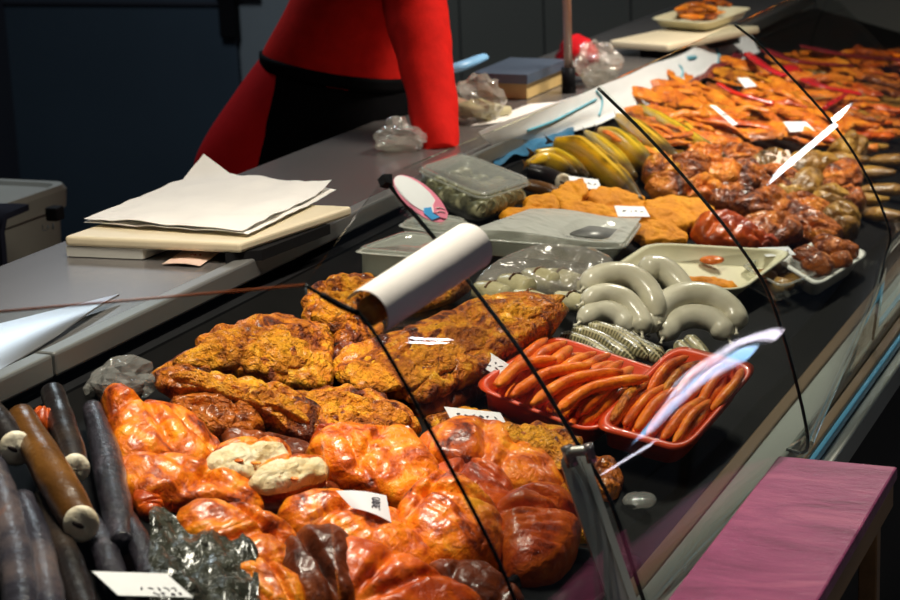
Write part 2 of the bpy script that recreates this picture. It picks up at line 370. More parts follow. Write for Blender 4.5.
def blob(c, rx, ry, rz, amp=.0, fr=20, nu=14, nv=10, rot=None):
    so = V3((random.random()*50,)*3); V = []; F = []
    for j in range(nv+1):
        ph = math.pi*j/nv
        for i in range(nu):
            th = 2*math.pi*i/nu; d = V3((math.sin(ph)*math.cos(th)*rx, math.sin(ph)*math.sin(th)*ry, math.cos(ph)*rz))
            if rot: d = rot @ d
            v = c+d; v = v+d.normalized()*amp*(noise.noise(v*fr+so)+.5*noise.noise(v*fr*2.2+so)); V.append(v)
    for j in range(nv):
        for i in range(nu): F.append((j*nu+i, j*nu+(i+1) % nu, (j+1)*nu+(i+1) % nu, (j+1)*nu+i))
    return V, F
def scribble(name, parent, origin, ux, uy, w, h, k, mat='ink', seed=0):
    rnd = random.Random(seed); n = ux.cross(uy).normalized(); parts = []
    for i in range(k):
        x0 = w*(i+.1)/k; pts = []
        for j in range(4): pts.append(origin+ux*(x0+rnd.random()*w/k*.75)+uy*(h*rnd.random())+n*.0006)
        parts.append(tube(pts, .0007, 9, 5, n))
    V, F = join(*parts); return obj(name, V, F, mat, parent)
def text(name, s, size, parent, origin, ux, uy, mat):
    cu = bpy.data.curves.new('t', 'FONT'); cu.body = s; cu.size = size; cu.extrude = .0003; cu.align_x = 'CENTER'; cu.align_y = 'CENTER'
    to = bpy.data.objects.new('t', cu); C.objects.link(to); dg = bpy.context.evaluated_depsgraph_get()
    me = bpy.data.meshes.new_from_object(to.evaluated_get(dg)); n = ux.cross(uy).normalized()
    V = [origin+ux*v.co.x+uy*v.co.y+n*(v.co.z+.0006) for v in me.vertices]; F = [tuple(p.vertices) for p in me.polygons]
    bpy.data.objects.remove(to); bpy.data.curves.remove(cu); bpy.data.meshes.remove(me)
    return obj(name, V, F, mat, parent, False)

# ------------------------------------------------------------------ room
struct('floor', *box(-4.5, -1.5, -.05, 5.5, 12.5, 0), 'floor')
m, nt, b = newmat('dark_tiles')
v = coords(nt); tc = nt.nodes.new('ShaderNodeTexCoord')
sx = nt.nodes.new('ShaderNodeSeparateXYZ'); nt.links.new(tc.outputs['Object'], sx.inputs[0]); cx = nt.nodes.new('ShaderNodeCombineXYZ')
nt.links.new(sx.outputs['X'], cx.inputs['X']); nt.links.new(sx.outputs['Z'], cx.inputs['Y'])
bk = nt.nodes.new('ShaderNodeTexBrick'); bk.offset = 0; bk.inputs['Scale'].default_value = 1; bk.inputs['Brick Width'].default_value = .31; bk.inputs['Row Height'].default_value = .31
bk.inputs['Mortar Size'].default_value = .004; bk.inputs['Color1'].default_value = (.14, .14, .118, 1); bk.inputs['Color2'].default_value = (.15, .148, .125, 1); bk.inputs['Mortar'].default_value = (.04, .04, .036, 1)
nt.links.new(cx.outputs[0], bk.inputs['Vector']); nt.links.new(bk.outputs['Color'], b.inputs['Base Color']); b.inputs['Roughness'].default_value = .35; bump(nt, b, bk.outputs['Fac'], -.4, .003)
M['tiles'] = m
WY = 6.4
xa = ony(248, 40, WY).x; xb = ony(292, 40, WY).x
struct('wall_back', *box(-4.5, WY, 0, -.25, WY+.15, 2.9), 'tiles')
struct('wall_left', *box(-4.65, -1.5, 0, -4.5, WY, 2.9), 'doordark')
# cold-room door on the back wall with its strap hinge
dz = ony(240, 5, WY-.1).z
xl = ony(-70, 40, WY).x
d = obj('door_1', *box(xl, WY-.09, .0, xa, WY-.001, 2.2, .006), 'door', smooth=False); d['kind'] = 'structure'
hx0, hx1 = ony(219, 20, WY-.12).x, ony(235, 20, WY-.12).x; hz = ony(227, 38, WY-.12).z
obj('hinge', *join(box(hx0, WY-.125, hz, hx1, WY-.088, hz+.34, .006), box(hx0-.02, WY-.10, dz+.02, hx1+.09, WY-.088, dz+.035)), 'black', d, False)
t = struct('trim_1', *join(box(xa+.001, WY-.07, 0, xb+.05, WY-.001, 2.25, .004)), 'post')
struct('trim_2', *box(xl-.001, WY-.105, dz, xa-.001, WY-.0905, dz+.012), 'doordark')

# ------------------------------------------------------------------ counter
Y0, Y1 = 1.25, 6.3
ctr = root('display_counter', (-1.0, 3.4, 0), 'long refrigerated display counter with dark sloping deck and metal sill rails', 'counter')
obj('deck', *extr([V3((-1.405, Y0, deckz(-1.405))), V3((-.68, Y0, .70)), V3((-.68, Y1, .70)), V3((-1.405, Y1, deckz(-1.405)))], DN, .02), 'deck', ctr, False)
obj('back_panel', *box(-1.44, Y0, .60, -1.406, Y1, .905), 'dark', ctr, False)
obj('front_panel', *box(-.70, Y0, .08, -.60, Y1, .655, .004), 'dark', ctr, False)
obj('base', *box(-1.40, Y0+.05, 0, -.66, Y1, .079), 'dark', ctr, False)
sl = obj('inner_rail', *box(-.682, Y0, .67, -.660, Y1, .722, .003), 'bronze', ctr, False)
obj('sill', *box(-.659, Y0, .656, -.612, Y1, .722, .003), 'alu', ctr, False)
obj('front_rail', *box(-.611, Y0, .640, -.592, Y1, .709, .003), 'bronze', ctr, False)
obj('blue_strip', *box(-.5915, Y0, .694, -.583, Y1, .706, .002), 'bluestrip', ctr, False); ctr.children[-1]['label'] = 'bright blue strip along the front rail'
obj('lower_rail', *box(-.5915, Y0, .655, -.565, Y1, .692, .003), 'alu', ctr, False)

wt = root('steel_worktop', (-1.6, 3.4, .90), 'brushed steel worktop running along the back of the display counter', 'worktop')
obj('top_plate', *box(-1.80, 1.05, .925, -1.452, Y1, .947, .004), 'steel', wt, False)
obj('front_lip', *join(box(-1.449, 2.03, .921, -1.421, Y1, .953, .004), box(-1.449, 1.05, .921, -1.421, 2.026, .953, .004)), 'steel_d', wt, False)
# steel corner at the near end, outlined and tilted as its bright highlight
rq = [onz(-40, 392, .951), onz(60, 336, .951), onz(120, 299, .951), onz(-40, 348, .951)]
def flap(u, v):
    p = bil(rq, u, v); return p+V3((0, 0, .17*max(0, -1.452-p.x)+.004*math.sin(v*3)))
cv, cf = sheet(flap, 14, 14, .003)
fo = obj('highlight_flap', cv, cf, 'steel_shiny', wt); fo['label'] = 'shiny steel flap at the near end, shaped as the bright highlight on the worktop'
obj('support', *box(-1.79, 1.1, 0, -1.46, Y1-.02, .923), 'dark', wt, False)

# ------------------------------------------------------------------ curved glass
def prof(pts, n=18): return [V3(q) for q in cr([tuple(p) for p in pts], n)]
JA = prof([ony(x, y, 1.99) for x, y in [(383, 178), (440, 245), (490, 310), (530, 365), (575, 440), (610, 500), (640, 590)]]+[V3((-.634, 1.99, .723))])
JB = prof([ony(x, y, 2.577) for x, y in [(598, 88), (660, 150), (735, 240), (775, 310), (808, 440)]]+[V3((-.588-.03, 2.577, .723))])
JC = prof([ony(x, y, 3.16) for x, y in [(735, 25), (770, 55), (845, 140), (888, 225)]]+[V3((-.60, 3.16, .85)), V3((-.615, 3.16, .723))])
JD = [V3((p.x, 3.75, p.z)) for p in JC]
J1 = prof([ony(x, y, 1.67) for x, y in [(305, 285), (335, 303), (368, 324), (430, 430), (515, 600)]]+[V3((-.640, 1.67, .723))])
tl = onz(-60, 317, J1[0].z); cdir = (tl-J1[0]).normalized(); cn_ = V3((-cdir.y, cdir.x, 0))
if cn_.y > 0: cn_ = -cn_
JR = [J1[0]+cn_*(J1[0].z-p.z)*.42+V3((0, 0, p.z-J1[0].z)) for p in J1]
JL = [p+(tl-J1[0]) for p in JR]
def pane(A, B, label):
    def fn(u, v):
        i = v*(len(A)-1); k = min(int(i), len(A)-2); t = i-k
        return (A[k]*(1-t)+A[k+1]*t)*(1-u)+(B[k]*(1-t)+B[k+1]*t)*u
    V, F = sheet(fn, 5, 30, .006)
    g = obj('glass_pane', V, F, 'glass', ctr); g['label'] = label; return g
g0 = pane(JL, JR, 'glass corner pane at the left with a thin brown top edge')
obj('top_edge', *tube([JL[0], JR[0]], .0013, 2, 8), 'brownedge', g0)
g1 = pane(J1, JA, 'curved glass pane over the smoked fillets, left of the oval sticker')
obj('side_edge', *tube(J1, .0022, 40, 8, V3((0, 1, 0))), 'edge', g1)
g2 = pane(JA, JB, 'curved glass pane carrying the oval pink and white sticker')
obj('side_edge', *tube(JA, .0026, 40, 8, V3((0, 1, 0))), 'edge', g2)
g3 = pane(JB, JC, 'curved glass pane in front of the brown smoked pieces')
obj('side_edge', *tube(JB, .0024, 40, 8, V3((0, 1, 0))), 'edge', g3)
g4 = pane(JC, JD, 'farthest curved glass pane')
obj('side_edge', *tube(JC, .0022, 40, 8, V3((0, 1, 0))), 'edge', g4)

# oval sticker on the glass
n2 = (JB[0]-JA[0]).cross(JA[5]-JA[0]).normalized()
if n2.dot(O-JA[0]) < 0: n2 = -n2
ps = JA[0]+n2*.004
def onst(x, y, k=0): return onpl(x, y, ps+n2*k, n2)
def ell(cx, cy, a, b, ang, N=36):
    ca, sa = math.cos(ang), math.sin(ang)
    return [(cx+a*math.cos(2*math.pi*i/N)*ca-b*math.sin(2*math.pi*i/N)*sa, cy+a*math.cos(2*math.pi*i/N)*sa+b*math.sin(2*math.pi*i/N)*ca) for i in range(N)]
st = root('oval_sticker', onst(421, 199), 'oval white sticker with pink border and blue patch on the glass corner', 'sticker')
obj('backing', *extr([onst(x, y) for x, y in ell(420.5, 198.5, 33, 13.5, .70)], n2, .0008), 'pink', st, False)
obj('white_field', *extr([onst(x, y, .0006) for x, y in ell(416, 194, 26.5, 10.5, .68)], n2, .0005), 'white', st, False)
obj('blue_patch', *extr([onst(x, y, .0010) for x, y in [(424, 208), (431, 207), (433, 213), (440, 217), (432, 220), (424, 213)]], n2, .0004), 'skyblue', st, False)
obj('pink_field', *extr([onst(x, y, .0012) for x, y in [(433, 205), (436, 199), (443, 204), (448, 213), (447, 219), (440, 217), (434, 212)]], n2, .0004), 'pink', st, False)
obj('lettering', *join(*[tube([onst(436+i*.5, 208+i*4, .0016), onst(440+i*.5, 207.5+i*4, .0016), onst(445, 209.5+i*3, .0016)], .0004, 6, 5, n2) for i in range(2)]), 'paper', st)
obj('corner_clamp', *extr([onst(x, y, .001) for x, y in [(383, 174), (392, 174), (393, 184), (386, 182)]], n2, .010), 'black', st, False)

# curled white paper sleeve clipped on the glass corner
pa = ony(366, 314, 1.68); pb = ony(470, 247, 1.91)
ax = (pb-pa).normalized(); tov = (O-pa).normalized(); su = ax.cross(tov).normalized()
if su.z < 0: su = -su
tv = su.cross(ax).normalized()
if tv.dot(tov) < 0: tv = -tv
def sleeve(u, v):
    r = .0225+.002*u; a = math.radians(118-205*v)
    return pa+ax*((pb-pa).length*u+.004*v)+su*(r*math.sin(a))*1.05+tv*(r*.95*math.cos(a))
V, F = sheet(sleeve, 12, 20, .0008)
sv = root('paper_sleeve', pa, 'curled white paper sleeve clipped to the top corner of the glass', 'paper')
obj('sheet', V, F, 'paper', sv)
obj('core', *loft([(pa+ax*.004, .024, .030), (pb-ax*.01, .026, .032)], 4, 12)[:2], 'brown', sv)
obj('clamp', *tube([J1[2], J1[4], J1[6]], .0035, 8, 8, V3((0, 1, 0))), 'black', g1)

# metal clamp post on the sill
cp = root('glass_support', V3((-.66, 1.93, .71)), 'grey metal glass support post rising from the sill near the bottom', 'support')
a0 = ony(573, 462, 1.96); a1 = ony(628, 622, 1.90)
sdir = (a1-a0).normalized(); wd = V3((0, 0, 0))+CR; nn = sdir.cross(wd).normalized(); wd = nn.cross(sdir)
def bar(c0, c1, w, th):
    N = 8; top = [c0+wd*(w/2*math.cos(math.pi*i/N))-sdir*(w/2*math.sin(math.pi*i/N)) for i in range(N+1)]
    return extr(top+[c1-wd*w/2, c1+wd*w/2], nn, th)
obj('post', *bar(a0, a1, .026, .012), 'steel_d', cp, False)
obj('pin', *tube([ony(566, 452, 1.95), ony(590, 450, 1.95)], .006, 4, 8), 'alu', cp)
obj('jaw', *join(tube([ony(566, 446, 1.95), ony(573, 466, 1.95)], .007, 4, 8), tube([ony(588, 444, 1.95), ony(592, 462, 1.95)], .006, 4, 8)), 'steel', cp)
obj('rib', *bar(a0+wd*.013+nn*.004, a1+wd*.013+nn*.004, .008, .012), 'alu', cp, False)

# ------------------------------------------------------------------ bench (front right)
BZ = .757
q = [onz(778, 456, BZ), onz(898, 466, BZ)]
bn = root('wooden_bench', V3((-.52, 2.0, 0)), 'purple topped wooden bench standing against the counter front', 'bench')
bx0, bx1, by1 = q[0].x, q[1].x, (q[0].y+q[1].y)/2
obj('bench_top', *box(bx0, .9, BZ-.018, bx1, by1, BZ, .003), 'purple', bn, False)
obj('rail', *join(box(bx1-.014, .95, BZ-.052, bx1-.004, by1-.006, BZ-.0185), box(-.558, by1-.018, BZ-.046, bx1-.0145, by1-.006, BZ-.0185)), 'wood', bn, False)
for x in (-.548, bx1-.028):
    for y in (1.0, by1-.034): obj('leg', *box(x-.012, y-.012, 0, x+.012, y+.012, BZ-.0185, .002), 'wood', bn, False)

# ------------------------------------------------------------------ things on and behind the worktop
WT = .947
def quadz(px, z): return [onz(x, y, z) for x, y in px]
# chopping board with butcher paper
bz0 = .957
cb = root('chopping_board', onz(240, 246, WT), 'thick cream chopping board with white paper on it, left of the worker', 'chopping board')
bq = quadz([(64, 236), (240, 243), (352, 206), (175, 198)], WT+.034)
V, F = extr(bq, V3((0, 0, 1)), .016); bo = obj('board', V, F, 'cream', cb, False)
bv = bo.modifiers.new('b', 'BEVEL'); bv.width = .005; bv.segments = 3
fq = quadz([(66, 246), (142, 249), (190, 232), (120, 224)], WT+.0175)
obj('foot', *extr(fq, V3((0, 0, 1)), .016), 'foam', cb, False)
fq = quadz([(225, 254), (262, 250), (330, 224), (290, 226)], WT+.0175)
obj('foot', *extr(fq, V3((0, 0, 1)), .016), 'dark', cb, False)
pq = quadz([(78, 226), (250, 238), (341, 194), (205, 176)], WT+.036)
def pap(seed, lift, curl, k=1.0):
    def fn(u, v):
        p = bil(pq, .02+u*.96*k, .02+v*.96)
        z = .004+lift+.007*abs(noise.noise(V3((u*3+seed, v*3, seed))))+.003*noise.noise(V3((u*9, v*9, seed)))
        z += curl*max(0, (1-u)*v-.80)*.14 + .05*curl*max(0, u*v-.8) + .01*max(0, v-.8)
        return p+V3((0, 0, z))
    return fn
for i, (sd, lf, cu, k) in enumerate([(3.1, 0, .2, 1.0), (7.7, .006, 1.0, .97)]):
    o = obj('butcher_paper', *sheet(pap(sd, lf, cu, k), 26, 26, .0006), 'paper')
    tagit(o, ['lower white paper sheet lying directly on the cream chopping board', 'upper crumpled white paper sheet with a raised corner on the chopping board'][i], 'paper', 'paper on the chopping board')
# pinkish tag on the worktop
tq = quadz([(162, 264), (200, 266), (222, 251), (185, 249)], WT+.003)
tg = root('price_tag', tq[0], 'pinkish paper tag lying on the steel worktop below the chopping board', 'price tag')
obj('card', *sheet(lambda u, v: bil(tq, u, v)+V3((0, 0, .003*math.sin(u*3))), 6, 5, .0008), 'pinkcard', tg)
scribble('writing', tg, tq[0]*.55+tq[3]*.45+(tq[1]-tq[0])*.45+V3((0, 0, .004)), (tq[1]-tq[0]).normalized(), (tq[3]-tq[0]).normalized(), .02, .008, 3, 'redplastic', 4)

# waste bin
bc = ony(-40, 186, 3.4); bnr = root('waste_bin', V3((bc.x, 3.4, 0)), 'grey plastic bin with a rimmed lid standing behind the worktop on the left', 'bin')
hw = ony(68, 186, 3.60).x-bc.x; bzt = ony(66, 181, 3.58).z
def rrect(cx, cy, w, d, z, r=.04, K=5):
    out = []
    for sx_, sy_, a0_ in ((1, 1, 0), (-1, 1, 90), (-1, -1, 180), (1, -1, 270)):
        for k in range(K+1):
            a = math.radians(a0_+90*k/K); out.append(V3((cx+sx_*(w-r)+r*math.cos(a), cy+sy_*(d-r)+r*math.sin(a), z)))
    return out
def rstack(rings):
    N = len(rings[0]); V = [v for r in rings for v in r]; F = [tuple(reversed(range(N))), tuple(range((len(rings)-1)*N, len(rings)*N))]
    for k in range(len(rings)-1):
        for i in range(N): F.append((k*N+i, k*N+(i+1) % N, (k+1)*N+(i+1) % N, (k+1)*N+i))
    return V, F
obj('body', *rstack([rrect(bc.x, 3.4, hw*.78, .17, .0), rrect(bc.x, 3.4, hw*.95, .20, bzt-.06)]), 'bin', bnr, False)
obj('lid', *rstack([rrect(bc.x, 3.4, hw, .215, bzt-.058), rrect(bc.x, 3.4, hw*1.01, .22, bzt-.02), rrect(bc.x, 3.4, hw*.99, .21, bzt-.008), rrect(bc.x, 3.4, hw*.90, .19, bzt-.008), rrect(bc.x, 3.4, hw*.88, .18, bzt-.016)]), 'bin', bnr, False)
hpx = ony(58, 180, 3.3)
obj('handle', *box(hpx.x-.018, 3.27, bzt-.016, hpx.x+.010, 3.30, bzt+.012, .004), 'black', bnr, False)
lo = ony(40, 228, 3.19); scribble('mark', bnr, V3((lo.x, 3.196, lo.z-.01)), V3((1, 0, .15)).normalized(), V3((0, 0, 1)), .035, .016, 3, 'door', 8)
nb = ony(2, 240, 3.1)
V, F = sheet(lambda u, v: V3((nb.x-.245+.19*u+.012*math.sin(v*5), 3.172+.006*math.sin(u*9+v*2)+.10*max(0, .18-v)/.18*min(1, u*6), bzt+.004-.45*max(0, v-.18))), 16, 14, .012)
tagit(obj('dark_cloth', V, F, 'navy'), 'dark navy cloth hanging in front of the grey bin at the left edge', 'cloth')

# glass shelf post
pp = onz(569, 93, WT); pr = root('shelf_post', pp, 'thin upright metal post in a black socket on the worktop', 'post')
def cyl(c, r0, r1, z0, z1, N=16): return rstack([[V3((c.x+r*math.cos(2*math.pi*i/N), c.y+r*math.sin(2*math.pi*i/N), z)) for i in range(N)] for r, z in ((r0, z0), (r1, z1))])
obj('tube', *cyl(pp, .0095, .0095, WT+.05, WT+.62), 'pole', pr)
obj('socket', *cyl(pp, .0165, .0155, WT, WT+.058), 'black', pr)

# weighing box with steel plate
def boxpx(corner, e1, e2, h, z): pass
bxq = quadz([(478, 97), (527, 99), (562, 84), (512, 82)], WT+.002)
wbx = root('wooden_box', bxq[0], 'low wooden box with a blue-grey metal plate on top, left of the post', 'box')
up_ = V3((0, 0, 1))
obj('body', *extr([p+up_*.034 for p in bxq], up_, .034), 'boxwood', wbx, False)
c_ = sum(bxq, V3())/4
obj('plate', *extr([c_+(p-c_)*1.12+up_*.056 for p in bxq], up_, .021), 'bluesteel', wbx, False)
# red bag behind
rbp = onz(561, 76, WT+.03)
tagit(obj('red_packet', *blob(rbp+V3((.0, .12, .030)), .052, .04, .045, .012, 30), 'redplastic'), 'shiny red packet lying behind the wooden box next to the post', 'packet')
# blue glove / handle
gp = [onz(440, 72, 1.02), onz(462, 66, 1.03), onz(484, 57, 1.04)]
V, F = loft([(gp[0], .02, .02), (gp[1], .030, .022), (gp[2], .026, .016)], 14, 12, amp=.002)[:2]
tagit(obj('blue_scoop', V, F, 'blueglove'), 'pale blue plastic scoop leaning on the bag beside the red sleeve', 'scoop')
# plastic bags on the worktop
def bag(px, cx, cy, rx, ry, rz, label, mat='bagfilm', inner='palefish', z=WT, amp=.02, name='plastic_bag'):
    p = onz(cx, cy, z); b_ = root(name, p, label, 'bag')
    obj('film', *blob(p+V3((0, 0, rz*.9)), rx, ry, rz, amp, 34, 22, 15), mat, b_, False)
    obj('contents', *blob(p+V3((0, 0, rz*.52)), rx*.8, ry*.8, rz*.42, amp*.9, 40, 18, 12), inner, b_, False)
    return b_
bag(None, 478, 122, .056, .05, .052, 'clear plastic bag of pale fish on the worktop right of the red sleeve')
bag(None, 600, 86, .052, .05, .054, 'crumpled clear plastic bag right of the thin metal post', inner='film')
bag(None, 400, 150, .05, .05, .028, 'clear bag half hidden between the black apron and red sleeve', inner='film')
# small white bun-like ends beside the bag
tagit(obj('pale_fish_piece', *loft([(onz(478, 116, WT+.014), .02, .02), (onz(497, 112, WT+.014), .026, .026), (onz(510, 110, WT+.014), .018, .018)], 12, 12, amp=.002)[:2], 'palefish'), 'pale fish piece poking out beside the plastic bag on the worktop', 'fish')
V, F = sheet(lambda u, v: bil(quadz([(470, 126), (520, 120), (580, 100), (530, 104)], WT+.003), u, v)+V3((0, 0, .004*abs(noise.noise(V3((u*4, v*4, 2)))))), 14, 8, .001)
tagit(obj('wrapping_paper', V, F, 'paper'), 'cream wrapping paper lying flat on the worktop before the wooden box', 'paper')

# cream boards and fish tray at the far end of the worktop
fb = root('chopping_board', onz(640, 48, WT), 'long cream board at the far end of the worktop under the foam tray', 'chopping board')
V, F = extr(quadz([(609, 40), (668, 44), (760, 26), (690, 23)], WT+.040), up_, .020); o = obj('board', V, F, 'cream', fb, False); bv = o.modifiers.new('b', 'BEVEL'); bv.width = .007; bv.segments = 3
obj('foot', *extr(quadz([(640, 49), (665, 50), (740, 36), (700, 34)], WT+.0195), up_, .0185), 'black', fb, False)
tq4 = quadz([(650, 19), (708, 23), (752, 8), (694, 5)], WT+.068)
V, F, _ = tray(tq4, .024, n=up_); ft = obj('foam_tray', V, F, 'creamtray'); tagit(ft, 'cream foam tray heaped with dark smoked fish at the far end', 'tray')
for i in range(16):
    u, v_ = .12+.76*random.random(), .15+.7*random.random(); p = bil(tq4, u, v_)+V3((0, 0, -.004+.035*(1-abs(2*u-1))*random.random()))
    a = random.random()*6.28; dd = V3((math.cos(a), math.sin(a), .1))*.035
    o = obj('smoked_fish', *loft([(p-dd, .012, .010), (p, .026, .018), (p+dd, .010, .008)], 10, 10, amp=.003)[:2], random.choice(['strip', 'fillet_dark', 'brown']))
    tagit(o, 'small dark smoked fish heaped in the far foam tray', 'fish', 'fish in the far foam tray')

# white sheet with blue lines hung over the back of the well
sq = [(478, 132), (600, 86), (690, 50), (748, 27)]; sb = [(505, 152), (600, 124), (690, 86), (760, 52)]
T_ = [onx(x, y, -1.430) for x, y in sq]; B_ = [ondeck(x, y, .012) for x, y in sb]
T_ = [onx(x, y, -1.414) for x, y in sq]
def wsheet(u, v):
    i = u*3; k = min(int(i), 2); t = i-k; a = T_[k]*(1-t)+T_[k+1]*t; b_ = B_[k]*(1-t)+B_[k+1]*t
    p = a*(1-v)+b_*v; p = p+V3((.004*noise.noise(V3((u*7, v*3, 1))), 0, .006*noise.noise(V3((u*9, v*4, 5)))-.006*math.sin(v*math.pi)))
    return p
ws = root('white_liner_sheet', T_[1], 'glossy white liner sheet with blue line print along the back of the counter', 'sheet')
V, F = sheet(wsheet, 40, 10, .001); obj('sheet', V, F, 'white', ws)
def bl(pts, r=.0028): return tube([wsheet(u, v)+V3((.002, -.002, .0025)) for u, v in pts], r, None, 6)
for b__ in (([(.10, .45), (.17, .42), (.24, .38), (.32, .28)],), ([(.32, .12), (.34, .35), (.33, .75)],), ([(.62, .3), (.635, .5), (.62, .8)],), ([(.80, .20), (.81, .5), (.80, .7)],), ([(.655, .2), (.69, .24)], .006), ([(.795, .16), (.81, .18)], .006)):
    obj('blue_print', *bl(*b__), 'sheetblue', ws)
V, F = sheet(lambda u, v: ondeck(494+u*80, 164-u*26-v*10, .014)+V3((0, 0, .010*v+.010*noise.noise(V3((u*6, v*3, 9))))), 26, 6, .001)
tagit(obj('blue_film', V, F, 'bluefilm'), 'crumpled blue film strip at the lower edge of the white liner sheet', 'film')

# ------------------------------------------------------------------ the worker
PP = V3((-2.04, 3.83, 0)); CFn = CF
def onv(px, py, off=0.0): return onpl(px, py, PP+CFn*off, CFn)
hips = onv(300, 150)
pe = root('person', V3((hips.x, hips.y, 0)), 'person in red sweater and black apron leaning over the worktop', 'person')
def section(L, Rr, b, off=0.0, N=28, k0=0.0, k1=2*math.pi, grow=1.0):
    l, r = onv(*L, off), onv(*Rr, off); c = (l+r)/2; a = (r-l)/2
    return [c+a*(grow*math.cos(k0+(k1-k0)*i/N))-CFn*(grow*b*math.sin(k0+(k1-k0)*i/N)) for i in range(N)], c, a
def bodyloft(secs, sub=4, N=28):
    S = cr([tuple(L)+tuple(Rr)+(b,) for L, Rr, b in secs], (len(secs)-1)*sub+1); rings = [section(s[0:2], s[2:4], s[4], 0, N)[0] for s in S]
    return rings
def rings2mesh(rings, amp=0.0, fr=6):
    V, F = rstack(rings)
    if amp: V = [v+(V3((1, .3, 0))*noise.noise(v*fr)+CFn*noise.noise(v*fr+V3((9, 9, 9))))*amp for v in V]
    return V, F
SK = [((262, 56), (406, 86), .135), ((234, 94), (413, 116), .155), ((208, 133), (407, 150), .165), ((195, 168), (398, 182), .165), ((203, 196), (392, 205), .16), ((212, 240), (362, 245), .155), ((222, 330), (345, 333), .15)]
obj('red_dress', *rings2mesh(bodyloft(SK), .006), 'redskirt', pe)
SW = [((260, 64), (406, 92), .142), ((264, 50), (409, 78), .148), ((274, 30), (413, 55), .152), ((290, 0), (416, 28), .155), ((310, -40), (425, -10), .165), ((334, -85), (440, -48), .19), ((362, -118), (452, -85), .185), ((392, -140), (450, -118), .10)]
sw = obj('sweater', *rings2mesh(bodyloft(SW), .007), 'redsweater', pe)
# belt of the apron and apron front panel
S = cr([tuple(L)+tuple(Rr)+(b,) for L, Rr, b in SK], 25)
def apr(u, v):
    s = cr([tuple(L)+tuple(Rr)+(b,) for L, Rr, b in SK], 41)[int(round(v*34))]
    l, r = onv(*s[0:2]), onv(*s[2:4]); c = (l+r)/2; a = (r-l)/2; W = (s[2]-s[0])/2; cxp = (s[2]+s[0])/2
    ex_ = 284-22*min(1, v*34/40*2.2)
    th = math.acos(max(-1, min(1, (ex_-cxp)/W))); k = -th+2*th*u
    g = 1.035+.02*math.sin(k*5+v*3)*v
    return c+a*(g*math.cos(k))+CFn*(-s[4]*g*math.sin(k))
V, F = sheet(apr, 36, 30, .004); ap = obj('apron', V, F, 'apron', pe)
bt = [section((260, 57+j), (408, 81+j*1.0), .152, 0, 32)[0] for j in (8, 3.5, -1, -5)]
bt = [[c_+(p-c_)*1.015 for p in r_] for r_ in bt for c_ in [sum(r_, V3())/len(r_)]]
obj('waist_tie', *rstack(bt), 'apron', ap)
# sleeves
def sleeve_(lst):
    P_ = []
    for x, y, w, off in lst:
        p = onv(x, y, off); s_ = (p-O).length/FPX; P_.append((p, w*s_, w*s_*1.02))
    return P_
SLR = [(398, -80, 62, -.10), (410, -35, 66, -.15), (416, 10, 62, -.21), (424, 55, 56, -.29), (431, 95, 51, -.36), (437, 135, 43, -.44), (440, 156, 38, -.475)]
obj('sleeve', *loft(sleeve_(SLR), 40, 22, CFn, amp=.006, fr=16)[:2], 'redsweater', pe)
SLL = [(410, -85, 60, .14), (432, -50, 58, .20), (462, -10, 52, .24), (486, 14, 42, .22), (504, 26, 36, .18)]
LW = V3((-1.66, 4.25, 1.00))
ls = onv(412, -80, .14)
PL_ = [(ls, .11, .12), (ls*.65+LW*.35+V3((-.01, .05, -.02)), .105, .11), (ls*.3+LW*.7+V3((0, .04, -.02)), .085, .09), (LW+V3((-.01, 0, .02)), .066, .07)]
# the far arm is hidden behind the body in the photo: kept close behind the torso
ls2 = onv(400, -80, .12); el = onv(392, 30, .17); wr2 = V3((-1.74, 3.98, .985))
obj('sleeve', *loft([(ls2, .11, .12), (ls2*.4+el*.6, .105, .11), (el, .095, .10), (el*.4+wr2*.6, .08, .085), (wr2, .065, .07)], 26, 18, CFn, amp=.005)[:2], 'redsweater', pe)
